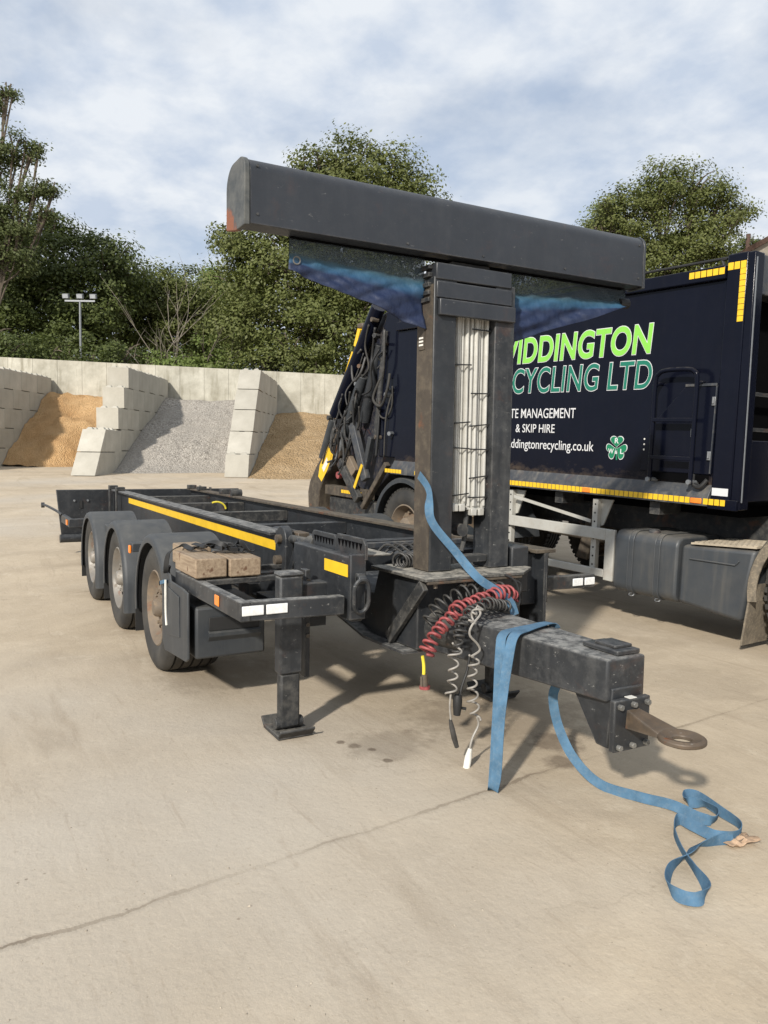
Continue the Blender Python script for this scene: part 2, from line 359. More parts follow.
# ------------------------------------------------------------------ mesh builder
class MB:
    def __init__(s): s.b = bmesh.new(); s.mi = 0
    def _f(s, vs):
        try: f = s.b.faces.new(vs); f.material_index = s.mi; return f
        except ValueError: return None
    def hexa(s, p):   # 8 points: bottom loop 0-3, top loop 4-7
        v = [s.b.verts.new(q) for q in p]
        for i in ((3, 2, 1, 0), (4, 5, 6, 7), (0, 1, 5, 4), (1, 2, 6, 5), (2, 3, 7, 6), (3, 0, 4, 7)): s._f([v[k] for k in i])
        return s
    def box(s, x0, x1, y0, y1, z0, z1):
        return s.hexa([(x0, y0, z0), (x1, y0, z0), (x1, y1, z0), (x0, y1, z0), (x0, y0, z1), (x1, y0, z1), (x1, y1, z1), (x0, y1, z1)])
    def bar(s, a, b, w, h, up=(0, 0, 1)):
        a = V(a); b = V(b); t = (b - a).normalized(); sd = t.cross(V(up))
        if sd.length < 1e-4: sd = t.cross(V((1, 0, 0)))
        sd.normalize(); u = sd.cross(t); sd = sd * w / 2; u = u * h / 2
        return s.hexa([a - sd - u, b - sd - u, b + sd - u, a + sd - u, a - sd + u, b - sd + u, b + sd + u, a + sd + u])
    def cyl(s, a, b, r0, r1=None, n=16, caps=True):
        r1 = r0 if r1 is None else r1; a = V(a); b = V(b); t = (b - a).normalized()
        e = t.orthogonal().normalized(); g = t.cross(e)
        A = []; B = []
        for i in range(n):
            q = e * math.cos(2 * math.pi * i / n) + g * math.sin(2 * math.pi * i / n)
            A.append(s.b.verts.new(a + q * r0)); B.append(s.b.verts.new(b + q * r1))
        for i in range(n): s._f([A[i], A[(i + 1) % n], B[(i + 1) % n], B[i]])
        if caps: s._f(A[::-1]); s._f(B)
        return s
    def tube(s, pts, r, n=8, closed=False):
        pts = [V(p) for p in pts]; L = len(pts); rs = r if isinstance(r, (list, tuple)) else [r] * L
        rings = []; e = None
        for i, p in enumerate(pts):
            t = (pts[(i + 1) % L] - pts[i - 1]) if closed else (pts[min(i + 1, L - 1)] - pts[max(i - 1, 0)])
            t.normalize()
            if e is None: e = t.orthogonal().normalized()
            else:
                e = e - t * e.dot(t)
                e = e.normalized() if e.length > 1e-5 else t.orthogonal().normalized()
            g = t.cross(e)
            rings.append([s.b.verts.new(p + (e * math.cos(2 * math.pi * k / n) + g * math.sin(2 * math.pi * k / n)) * rs[i]) for k in range(n)])
        for i in range(L if closed else L - 1):
            A = rings[i]; B = rings[(i + 1) % L]
            for k in range(n): s._f([A[k], A[(k + 1) % n], B[(k + 1) % n], B[k]])
        if not closed: s._f(rings[0][::-1]); s._f(rings[-1])
        return s
    def prism(s, poly, axis, a0, a1):   # polygon in the other two axes, extruded along axis
        def P(q, a): return {'x': (a, q[0], q[1]), 'y': (q[0], a, q[1]), 'z': (q[0], q[1], a)}[axis]
        A = [s.b.verts.new(P(q, a0)) for q in poly]; B = [s.b.verts.new(P(q, a1)) for q in poly]
        n = len(poly)
        for i in range(n): s._f([A[i], A[(i + 1) % n], B[(i + 1) % n], B[i]])
        s._f(A[::-1]); s._f(B); return s
    def latheY(s, prof, c, n=48, a0=0, a1=2 * math.pi):   # profile of (y, r) round a Y axis through c=(x,z)
        full = abs(a1 - a0 - 2 * math.pi) < 1e-6; k = n if full else n + 1; rings = []
        for i in range(k):
            a = a0 + (a1 - a0) * i / n
            rings.append([s.b.verts.new((c[0] + r * math.cos(a), y, c[1] + r * math.sin(a))) for y, r in prof])
        for i in range(n):
            A = rings[i]; B = rings[(i + 1) % k]
            for j in range(len(prof) - 1): s._f([A[j], B[j], B[j + 1], A[j + 1]])
        return s
    def grid(s, P):   # rows of points
        vs = [[s.b.verts.new(p) for p in row] for row in P]
        for i in range(len(vs) - 1):
            for j in range(len(vs[0]) - 1): s._f([vs[i][j], vs[i][j + 1], vs[i + 1][j + 1], vs[i + 1][j]])
        return s
    def build(s, name, mat, parent=None, bevel=0., smooth=35, loc=None, rot=None, keepn=False):
        if not keepn: bmesh.ops.recalc_face_normals(s.b, faces=s.b.faces[:])
        me = bpy.data.meshes.new(name); s.b.to_mesh(me); s.b.free()
        for q in (mat if isinstance(mat, (list, tuple)) else [mat]): me.materials.append(q)
        if smooth:
            me.shade_smooth(); me.set_sharp_from_angle(angle=rad(smooth))
        o = bpy.data.objects.new(name, me); COL.objects.link(o)
        if parent: o.parent = parent
        if loc is not None: o.location = loc
        if rot is not None: o.rotation_euler = rot
        if bevel:
            md = o.modifiers.new('bevel', 'BEVEL'); md.width = bevel; md.segments = 2; md.limit_method = 'ANGLE'; md.angle_limit = rad(40)
        return o

def tag(o, label, cat, group=None):
    o['label'] = label; o['category'] = cat
    if group: o['group'] = group
    return o
def empty(name, label, cat, loc=(0, 0, 0), group=None):
    o = bpy.data.objects.new(name, None); COL.objects.link(o); o.location = loc; o.empty_display_size = .2
    return tag(o, label, cat, group)
def structure(o): o['kind'] = 'structure'; return o
def dup(o, parent=None):
    c = o.copy(); COL.objects.link(c); c.parent = parent
    for ch in list(o.children): dup(ch, c)
    return c
def crom(pts, k=8):
    pts = [V(p) for p in pts]; res = []
    for i in range(len(pts) - 1):
        p0 = pts[max(i - 1, 0)]; p1 = pts[i]; p2 = pts[i + 1]; p3 = pts[min(i + 2, len(pts) - 1)]
        for j in range(k):
            t = j / k
            res.append(.5 * ((2 * p1) + (p2 - p0) * t + (2 * p0 - 5 * p1 + 4 * p2 - p3) * t * t + (3 * p1 - p0 - 3 * p2 + p3) * t ** 3))
    res.append(pts[-1]); return res
def ribbon(mb, pts, ws, width, th=.003, k=8):
    P = crom(pts, k); Wd = crom([V(w) for w in ws], k); L = len(P); rings = []
    for i in range(L):
        t = (P[min(i + 1, L - 1)] - P[max(i - 1, 0)]).normalized()
        w = Wd[i] - t * Wd[i].dot(t)
        w = w.normalized() if w.length > 1e-5 else t.orthogonal().normalized()
        nn = t.cross(w) * th / 2; w = w * width / 2
        rings.append([mb.b.verts.new(P[i] + q) for q in (-w - nn, w - nn, w + nn, -w + nn)])
    for i in range(L - 1):
        A, B = rings[i], rings[i + 1]
        for j in range(4): mb._f([A[j], A[(j + 1) % 4], B[(j + 1) % 4], B[j]])
    mb._f(rings[0][::-1]); mb._f(rings[-1]); return mb
def helix(path, R, turns, k=8, per=14, taper=None):
    P = crom(path, k); ln = [0.]
    for i in range(len(P) - 1): ln.append(ln[-1] + (P[i + 1] - P[i]).length)
    tot = ln[-1]; N_ = int(turns * per); res = []; e = None; j = 0
    for i in range(N_ + 1):
        d = tot * i / N_
        while j < len(P) - 2 and ln[j + 1] < d: j += 1
        f = (d - ln[j]) / max(ln[j + 1] - ln[j], 1e-6); p = P[j].lerp(P[j + 1], min(f, 1)); t = (P[j + 1] - P[j]).normalized()
        if e is None: e = t.orthogonal().normalized()
        e = (e - t * e.dot(t)).normalized(); g = t.cross(e); a = 2 * math.pi * i / per
        rr = R * (1 + .45 * noise.noise(V((i * .045, R * 50, turns))))
        w3 = V((noise.noise(V((i * .03, 3, turns))), noise.noise(V((i * .03, 7, turns))), noise.noise(V((i * .03, 11, turns))))) * R * .5
        a += .9 * noise.noise(V((i * .04, 20, turns)))
        res.append(p + w3 + (e * math.cos(a) + g * math.sin(a)) * rr + t * R * .5 * noise.noise(V((i * .06, 30, turns))))
    return res

# ================================================================== SETTING
xs = [-400, -250, -160, -110] + [-80 + i * 2 for i in range(15)] + [-50 + i for i in range(60)] + [10, 14, 20, 30, 60, 120]
ys = [-300, -150, -80, -50, -35] + [-24 + i for i in range(60)] + [36, 40, 46, 55, 70, 100, 180, 350]
g = MB(); g.grid([[(x, y, gz(x, y)) for y in ys] for x in xs])
o = g.build('ground', M['ground'], smooth=180, keepn=True); structure(o)
if o.data.polygons[0].normal.z < 0: o.data.flip_normals()

# ---- material bays: frame along a (back), b (to the left), z
BO = V((-23.489, 1.590, .612)); BA = V((-.894, .447, 0)).normalized(); BB = V((-BA.y, BA.x, 0)); BROT = math.atan2(BA.y, BA.x)
def bay(a, b, z): return BO + BA * a + BB * b + V((0, 0, z + .0205 * a))
CH = .775
def block_mesh(L, w, h, s0=0., nubs=False):
    """one interlocking block: length along +x from the front face, slanted front s0"""
    q = MB(); e = .006
    q.hexa([(e, e, e), (L - e, e, e), (L - e, w - e, e), (e, w - e, e), (e + s0, e, h - e), (L - e, e, h - e), (L - e, w - e, h - e), (e + s0, w - e, h - e)])
    if nubs:
        nx = max(1, int((L - s0) / .4))
        for i in range(nx):
            for j in range(2):
                cx = s0 + (L - s0) * (i + .5) / nx; cy = w * (j + .5) / 2; r = .13; t = .06
                q.hexa([(cx - r, cy - r, h - .02), (cx + r, cy - r, h - .02), (cx + r, cy + r, h - .02), (cx - r, cy + r, h - .02), (cx - t, cy - t, h + .07), (cx + t, cy - t, h + .07), (cx + t, cy + t, h + .07), (cx - t, cy + t, h + .07)])
    return q
ordn = ['lowest', 'second lowest', 'middle', 'second highest', 'topmost']
def divider(b0, fronts, a_end, where, group):
    # right-hand face at b = b0, blocks 0.8 m wide to the left of it
    for c, (a0, sl_) in enumerate(fronts):
        edges = [a_end]
        off = 1.6 if c % 2 == 0 else .8
        a = a_end - off
        while a > a0 + .9: edges.append(a); a -= 1.6
        edges.append(a0); edges = edges[::-1]
        for i in range(len(edges) - 1):
            front = i == 0
            nub = c == len(fronts) - 1 or edges[i] < fronts[c + 1][0] + .2
            q = block_mesh(edges[i + 1] - edges[i], .8, CH, sl_ if front else 0, nub)
            o = q.build('concrete_block', M['block'], bevel=.010, smooth=0)
            o.location = bay(edges[i], b0, c * CH + .0); o.rotation_euler = (0, 0, BROT)
            if front: tag(o, f'{"slope-faced" if sl_ else "square-faced"} front concrete block in the {ordn[c]} course of the {where}', 'concrete block', group)
            else: tag(o, f'plain concrete block behind the front, {ordn[c]} course of the {where}', 'concrete block', group)
divider(0.0, [(0, .6), (.6, .6), (2.63, 0), (3.36, 0), (3.95, 0)], 10.2, 'wall right of orange sand', 'blocks of the stepped wall between orange sand and gravel')
divider(-4.95, [(.3, .3), (.75, .75), (1.6, .65), (2.3, .75), (3.12, .75)], 10.2, 'wall right of the gravel', 'blocks of the battered wall between gravel and brown sand')
divider(5.22, [(.8, 0), (1.0, 0), (1.6, 0), (2.4, 0), (3.2, 0)], 10.2, 'wall left of orange sand', 'blocks of the wall left of the orange sand')

w = MB(); b = 16.; i = 0
while b > -30:
    b1 = b - 1.10; zt0 = 4.71 + .033 * b - .21; zt1 = 4.71 + .033 * b1 - .21
    e = .006
    A = [bay(10.32, b - e, -.6), bay(10.32, b1 + e, -.6), bay(10.62, b1 + e, -.6), bay(10.62, b - e, -.6)]
    T_ = [bay(10.32, b - e, zt0), bay(10.32, b1 + e, zt1), bay(10.62, b1 + e, zt1), bay(10.62, b - e, zt0)]
    w.hexa(A + T_); b = b1
w.hexa([bay(10.34, 16, -.6), bay(10.34, -30, -.6), bay(10.6, -30, -.6), bay(10.6, 16, -.6), bay(10.34, 16, 5.0), bay(10.34, -30, 3.48), bay(10.6, -30, 3.48), bay(10.6, 16, 5.0)])
o = w.build('retaining_wall', M['wall'], smooth=0); tag(o, 'tall pale weathered concrete wall running behind the sand and gravel bays', 'wall')

def heap(name, label, cat, b0, b1, foot, top, ztop, mat, seed, rough, res=.14, bottom_curve=.15, skew=0.):
    nb = int((b0 - b1) / res); na = int((top - foot + 1.2) / res) + 6; P = []
    for i in range(na + 1):
        a = foot - 1.2 + (10.3 - foot + 1.2) * i / na; row = []
        for j in range(nb + 1):
            bb = b0 - (b0 - b1) * j / nb
            e = noise.noise(V((bb * .45, seed, 0))) * .6 + noise.noise(V((bb * 1.9, seed, 4))) * .3
            ft = foot + e - skew * (bb - b1) / (b0 - b1); f = (a - ft) / (top - ft)
            z = ztop * max(0, min(1, f)) if f > 0 else 0
            z -= bottom_curve * math.exp(-((f - .12) / .12) ** 2) if f > 0 else 0
            if f > .97: z = ztop * (.97 + .03 * math.tanh((f - .97) * 8))
            q = bay(a, bb, 0) * 1.0
            z += (noise.fractal(q * .9, 1., 2., 4) * rough + noise.fractal(q * 3.5 + V((9, 0, 0)), 1., 2., 3) * rough * .35) * min(1, max(f, 0) * 4)
            row.append(bay(a, bb, max(z, 0) + (-.06 if f <= 0 else .0)))
        P.append(row)
    q = MB(); q.grid(P); o = q.build(name, mat, smooth=180, keepn=True)
    if sum(p.normal.z for p in o.data.polygons) < 0: o.data.flip_normals()
    return tag(o, label, cat)
heap('sand_heap', 'bright orange sand heap in the leftmost concrete bay', 'sand heap', 5.21, .81, 6.2, 10.0, 3.30, M['sand'], 1., .26, skew=1.9)
heap('gravel_heap', 'grey gravel heap sloping up to the wall in the middle bay', 'gravel heap', -.01, -4.14, 2.3, 10.0, 3.05, M['gravel'], 5., .10, skew=.7)
heap('sand_heap', 'coarse brown sand heap in the bay behind the truck tail', 'sand heap', -4.96, -13., -.3, 10.0, 2.45, M['sand2'], 9., .10)

# ---- floodlight mast behind the wall
base = atD(80.5, 372, 44); top = atD(80, 301, 44); zb = gz(base.x, base.y)
fm = empty('floodlight_mast', 'tall grey mast with three white floodlights behind the wall', 'floodlight mast', (top.x, top.y, zb))
q = MB(); q.cyl((0, 0, -.2), (0, 0, top.z - zb), .075, .06); q.build('pole', M['galv'], fm)
rt = V((RX.x, RX.y, 0)).normalized()
q = MB(); q.bar(rt * -.85 + V((0, 0, top.z - zb)), rt * .85 + V((0, 0, top.z - zb)), .09, .09); q.build('crossbar', M['galv'], fm)
for k in (-.8, 0, .75):
    c = rt * k + V((0, 0, top.z - zb + .26)); f = V((RZ.x, RZ.y, 0)).normalized() * -1
    q = MB(); q.bar(c - f * .1 + V((0, 0, .03)), c + f * .08 - V((0, 0, .02)), .36, .26); l = q.build('floodlight', M['galv'], fm, bevel=.01)
    q = MB(); q.bar(c + f * .082 - V((0, 0, .02)), c + f * .10 - V((0, 0, .025)), .30, .20); q.build('lens', M['lamp'], l)

# ---- trees
def leaf_cloud(b, lobes, dens, leaf, sig, rng, perclump=46):
    dens *= 1.25; leaf *= .60; perclump *= 2.8; sig *= 1.12
    verts = []; faces = []
    for (c, r) in lobes:
        c = V(c); n = max(4, int(dens * (r / 3.0) ** 2))
        for i in range(n):
            d = V((rng.gauss(0, 1), rng.gauss(0, 1), rng.gauss(0, 1))).normalized()
            rr = r * (rng.random() ** .38) * (1 + .28 * noise.noise(d * 2.2 + c))
            cc = c + V((d.x * rr, d.y * rr, d.z * rr * .88))
            s_ = sig * rng.uniform(.6, 1.35); cnt = int(perclump * rng.uniform(.6, 1.4))
            for k in range(cnt):
                g3 = [max(-1.7, min(1.7, rng.gauss(0, 1))) for _ in range(3)]; p = cc + V((g3[0] * s_, g3[1] * s_, g3[2] * s_ * .52))
                nn = (V((rng.gauss(0, .75), rng.gauss(0, .75), rng.gauss(0, .75) + .9)) + d * .9 + (p - cc) * .8).normalized()
                t = nn.orthogonal().normalized(); t.rotate(Matrix.Rotation(rng.uniform(0, 6.28), 3, nn)); s2 = nn.cross(t)
                L = leaf * rng.uniform(.6, 1.35); q = len(verts)
                verts += [p - t * L * .55, p + s2 * L * .30 - nn * L * .05, p + t * L * .55, p - s2 * L * .30 - nn * L * .05]
                faces.append((q, q + 1, q + 2, q + 3))
    return verts, faces
def tree(name, label, cat, base, lobes, mat, dens=62, leaf=.30, sig=.45, seed=0, trunk_r=.28, group=None, perclump=46, branches=True, barkmat=None):
    rng = random.Random(seed)
    root = empty(name, label, cat, base, group)
    bl = V(base); L = [(V(c) - bl, r) for c, r in lobes]
    q = MB(); top = sum((c for c, r in L), V()) / len(L)
    p1 = V((top.x * .2, top.y * .2, top.z * .45))
    q.tube(crom([V((0, 0, -.4)), p1 * .5 + V((.1, .05, 0)), p1, top * .92], 5), [trunk_r * (1 - .75 * i / 15) for i in range(16)], 8)
    for c, r in L:
        mid = p1.lerp(c, .5) + V((rng.uniform(-.4, .4), rng.uniform(-.4, .4), .3))
        q.tube(crom([p1.lerp(top, rng.uniform(0, .5)), mid, c], 4), [trunk_r * .42 * (1 - .8 * i / 8) for i in range(9)], 6)
        for k in range(5):
            d = V((rng.gauss(0, 1), rng.gauss(0, 1), rng.gauss(.3, 1))).normalized()
            q.tube(crom([mid.lerp(c, rng.uniform(.3, 1)), c + d * r * .5 + V((0, 0, .15)), c + d * r * .95], 3), [.07, .06, .05, .045, .035, .025, .015], 5)
    q.build('trunk', barkmat or M['bark'], root, smooth=60)
    vs, fs = leaf_cloud(None, L, dens, leaf, sig, rng, perclump)
    me = bpy.data.meshes.new('crown'); me.from_pydata([tuple(v) for v in vs], [], fs); me.materials.append(mat)
    me.shade_smooth()
    o = bpy.data.objects.new('crown', me); COL.objects.link(o); o.parent = root
    return root
def lob(d, *ps):   # (px, py, radius m, depth offset)
    return [(atD(p[0], p[1], d + (p[3] if len(p) > 3 else 0)), p[2]) for p in ps]
def tb(px, d): p = atD(px, 400, d); return (p.x, p.y, gz(p.x, p.y))
TG = 'trees behind the concrete wall'
tree('tree', 'tall thin-leaved tree with open sky gaps at the left edge', 'tree', tb(-10, 43),
     lob(43, (-5, 105, .9), (8, 95, .6), (14, 150, 1.0), (30, 152, .6), (40, 150, .35), (-8, 165, 1.2), (18, 188, .9), (42, 190, .7), (54, 192, .4), (-10, 215, 1.7), (20, 222, 1.2), (45, 215, .6), (0, 250, 2.0)),
     M['leaf_pale'], dens=120, leaf=.25, sig=.28, seed=3, trunk_r=.16, perclump=38, group=TG)
tree('tree', 'dense dark broadleaf tree behind the floodlight mast', 'tree', tb(60, 49),
     lob(49, (20, 265, 3.0), (70, 262, 2.9), (105, 282, 2.6), (40, 300, 3.2, -1), (90, 318, 2.7, -1), (0, 305, 3.0), (20, 340, 2.6, -2), (70, 345, 2.6, -2), (50, 232, 1.6), (118, 255, 1.1)),
     M['leaf_dark'], dens=60, leaf=.33, seed=5, trunk_r=.35, group=TG)
tree('tree', 'rounded mid green tree behind the bare dead shrub', 'tree', tb(165, 53),
     lob(53, (150, 290, 2.2), (175, 295, 2.4), (140, 320, 2.6), (185, 325, 2.4), (160, 345, 2.4), (125, 340, 2.2), (130, 290, 1.6)),
     M['leaf_mid'], dens=60, leaf=.33, seed=8, trunk_r=.28, group=TG)
tree('tree', 'lighter green tree in the gap left of the largest tree', 'tree', tb(212, 56),
     lob(56, (208, 290, 2.0), (222, 300, 2.4), (200, 325, 2.6), (230, 335, 2.6), (213, 350, 2.4)),
     M['leaf_light'], dens=60, leaf=.34, seed=11, trunk_r=.25, group=TG)
tree('tree', 'largest broadleaf tree, its crown rising above the long grey beam', 'tree', tb(330, 43),
     lob(43, (355, 175, 2.3), (325, 172, 1.5), (390, 182, 2.2), (415, 195, 1.5), (300, 165, .6), (340, 215, 3.0), (400, 225, 2.7), (285, 225, 2.5), (255, 255, 2.2), (240, 290, 2.0), (290, 275, 2.9, -1), (345, 280, 3.1, -1), (400, 280, 3.0), (250, 330, 2.4, -2), (300, 330, 2.8, -2), (350, 335, 2.8, -2), (232, 240, 1.0)),
     M['leaf_mid'], dens=60, leaf=.30, seed=21, trunk_r=.42, group=TG)
tree('tree', 'round-headed tree standing behind the truck body at the right', 'tree', tb(670, 44),
     lob(44, (655, 192, 1.7), (690, 190, 1.7), (715, 205, 1.3), (730, 216, .8), (742, 212, .4), (625, 215, 1.7), (605, 215, 1.2), (595, 230, .8), (660, 225, 2.5), (705, 230, 2.1), (640, 250, 2.3), (690, 262, 2.3), (650, 280, 2.4), (610, 255, 1.6), (670, 310, 2.2), (718, 250, 1.2)),
     M['leaf_mid'], dens=64, leaf=.26, sig=.38, seed=33, trunk_r=.36, group=TG)
tree('tree', 'small bright green tree touching the left of the round-headed tree', 'tree', tb(600, 46),
     lob(46, (600, 218, .9), (592, 236, .9), (610, 205, .5), (604, 250, 1.3), (590, 270, 1.6)), M['leaf_light'], dens=75, leaf=.26, sig=.3, seed=35, trunk_r=.15, group=TG)
tree('tree', 'low spreading tree hidden mostly behind the tower and truck', 'tree', tb(500, 50),
     lob(50, (470, 300, 3.0), (520, 300, 3.0), (560, 290, 2.8), (440, 320, 2.8), (500, 340, 3)), M['leaf_mid'], dens=50, leaf=.33, seed=37, trunk_r=.3, group=TG)
tree('tree', 'little leafy treetop beside the roof at the right edge', 'tree', tb(752, 50),
     lob(50, (752, 250, .9), (745, 258, 1.2), (760, 262, 1.4)), M['leaf_dark'], dens=75, leaf=.26, sig=.3, seed=39, trunk_r=.15, group=TG)
for k, (px, d, hh) in enumerate(((-15, 39.5, 322), (45, 41, 335), (120, 41, 342), (205, 40, 342), (290, 39.5, 340))):
    lab = ['dark bush under the thin-leaved tree at the left edge', 'dark bush beside the foot of the floodlight mast', 'dark bush left of the bare dead shrub behind the wall',
           'leafy bush right of the bare dead shrub', 'bush under the largest tree, just above the wall'][k]
    tree('bush', lab, 'bush', tb(px, d), lob(d, (px, hh + 20, 1.5), (px - 30, hh + 26, 1.2), (px - 20, hh + 30, 1.2), (px + 26, hh + 34, 1.1)), [M['leaf_dark'], M['leaf_dark'], M['leaf_dark'], M['leaf_light'], M['leaf_mid']][k], dens=70, leaf=.26, sig=.35, seed=50 + k, trunk_r=.1, group='bushes above the concrete wall')
# bare shrub
b0 = V(tb(178, 40)); rng = random.Random(4)
ds = empty('dead_shrub', 'leafless pale dead shrub poking above the concrete wall', 'dead shrub', b0)
q = MB()
def twig(p, d, L, r, lev):
    n = 4; pts = [p]; 
    for i in range(n):
        d = (d + V((rng.gauss(0, .13), rng.gauss(0, .13), rng.gauss(.05, .06)))).normalized(); pts.append(pts[-1] + d * L / n)
    q.tube(pts, [r * (1 - .7 * i / n) for i in range(n + 1)], 5)
    if lev:
        for k in range(4 if lev > 1 else 3):
            i = rng.randint(1, n); d2 = (d + V((rng.gauss(0, .45), rng.gauss(0, .45), rng.gauss(.1, .25)))).normalized()
            twig(pts[i], d2, L * rng.uniform(.4, .6), r * .5, lev - 1)
for k in range(8):
    off = rt * rng.uniform(-.9, 1.1); d = (V((0, 0, 1)) + rt * (off.dot(rt) * .12 + rng.gauss(0, .08))).normalized()
    twig(off, d, (atD(178, rng.uniform(312, 335), 40).z - b0.z) * .8, .045, 2)
q.build('branches', M['twig'], ds, smooth=60)

# ---- house at the right
hp = atD(790, 252, 46); hz = gz(hp.x, hp.y); fwd = V((RZ.x, RZ.y, 0)).normalized()
hs = empty('house', 'beige gabled house with brown tiled roof peeping over the truck at the right', 'house', (hp.x, hp.y, hz))
eh = atD(745, 249, 46).z - hz; hw = 2.6; eh -= .3; rh = eh + 1.5
def HP(u, d, z): p = rt * u + fwd * d; return (p.x, p.y, z)
q = MB(); q.hexa([HP(-hw, 0, 0), HP(hw, 0, 0), HP(hw, 8, 0), HP(-hw, 8, 0), HP(-hw, 0, eh), HP(hw, 0, eh), HP(hw, 8, eh), HP(-hw, 8, eh)])
q2 = [q.b.verts.new(HP(*p)) for p in ((-hw, 0.001, eh), (hw, 0.001, eh), (0, 0.001, rh), (-hw, 7.999, eh), (hw, 7.999, eh), (0, 7.999, rh))]
q._f([q2[0], q2[1], q2[2]]); q._f([q2[5], q2[4], q2[3]]); q.build('wall', M['render'], hs, smooth=0)
q = MB()
for sgn in (-1, 1):
    q.hexa([HP(sgn * (hw + .35), -.3, eh - .18), HP(0, -.3, rh + .02), HP(0, 8.3, rh + .02), HP(sgn * (hw + .35), 8.3, eh - .18), HP(sgn * (hw + .35), -.45, eh + .14), HP(0, -.45, rh + .36), HP(0, 8.3, rh + .36), HP(sgn * (hw + .35), 8.3, eh + .14)])
rf = q.build('roof', M['roof'], hs, smooth=0)
q = MB(); u = V(HP(-1.15, 3, 0)); q.cyl((u.x, u.y, rh - .7), (u.x, u.y, rh + .5), .14); q.build('chimney', M['roof'], rf)
q = MB(); u = V(HP(.3, -.02, eh - 1.2)); q.bar(V(HP(-.1, -.03, eh - 1.2)), V(HP(.9, -.03, eh - 1.2)), .06, 1.0); q.build('window', M['glass'], hs)

# ---- loose grit on the yard
q = MB(); rng = random.Random(99)
for k in range(650):
    px, py = rng.uniform(-60, 830), rng.choice((rng.uniform(620, 1060), rng.uniform(540, 760)))
    p = atZ(px, py, 0); r = rng.uniform(.0015, .0045) * (1.6 if rng.random() < .06 else 1)
    vs = [q.b.verts.new((p.x + r * rng.uniform(.7, 1.3) * a, p.y + r * rng.uniform(.7, 1.3) * b, gz(p.x, p.y) + r * .8 * c)) for a, b, c in ((1, 0, .2), (0, 1, .2), (-1, 0, .2), (0, -1, .2), (.1, .1, 1))]
    for i in range(4): q._f([vs[i], vs[(i + 1) % 4], vs[4]])
o = q.build('grit', M['grit'], smooth=0); o['kind'] = 'stuff'; o['label'] = 'loose grit and small stones scattered over the concrete yard'

# ================================================================== TRAILER
TR = empty('drawbar_trailer', 'long charcoal three-axle drawbar trailer with open frame and tall sheeting tower', 'trailer', (0, 0, 0))
st, sc_, sdirty = M['steel'], M['steel_clean'], M['steel_dirty']

# ---- sheeting beam
def rrect(x0, x1, z0, z1, rf, rb, n=8, ch=.11):
    pts = [(x0, z0 + ch), (x0 + .14, z0), (x1, z0)]
    for i in range(n + 1):
        a = math.pi / 2 * i / n; pts.append((x1 - rf + rf * math.cos(a), z1 - rf + rf * math.sin(a)))
    for i in range(n + 1):
        a = math.pi / 2 + math.pi / 2 * i / n; pts.append((x0 + rb + rb * math.cos(a), z1 - rb + rb * math.sin(a)))
    return pts
q = MB(); q.prism(rrect(-.235, .02, 2.505, 2.80, .065, .10), 'y', -1.235, 1.205); bm_ = q.build('sheeting_beam', sc_, TR, bevel=.003, smooth=30)
q = MB(); q.prism(rrect(-.24, .024, 2.497, 2.806, .068, .104, ch=.03), 'y', -1.262, -1.236); q.build('end_cap', M['cap'], bm_, bevel=.004); 
q = MB(); q.prism(rrect(-.24, .024, 2.495, 2.806, .068, .104), 'y', 1.206, 1.224); q.build('end_cap', sc_, bm_, bevel=.004)
q = MB(); q.box(-.11, -.075, -1.0, 1.15, 2.498, 2.53); q.build('roller_slot', M['dark'], bm_)
for y, z in ((-1.2, 2.55), (-1.2, 2.76), (-.42, 2.53), (.04, 2.53), (.6, 2.535), (1.17, 2.55), (1.17, 2.74)):
    q = MB(); q.cyl((.018, y, z), (.025, y, z), .006, n=8); q.build('bolt', M['drawbar'], bm_)

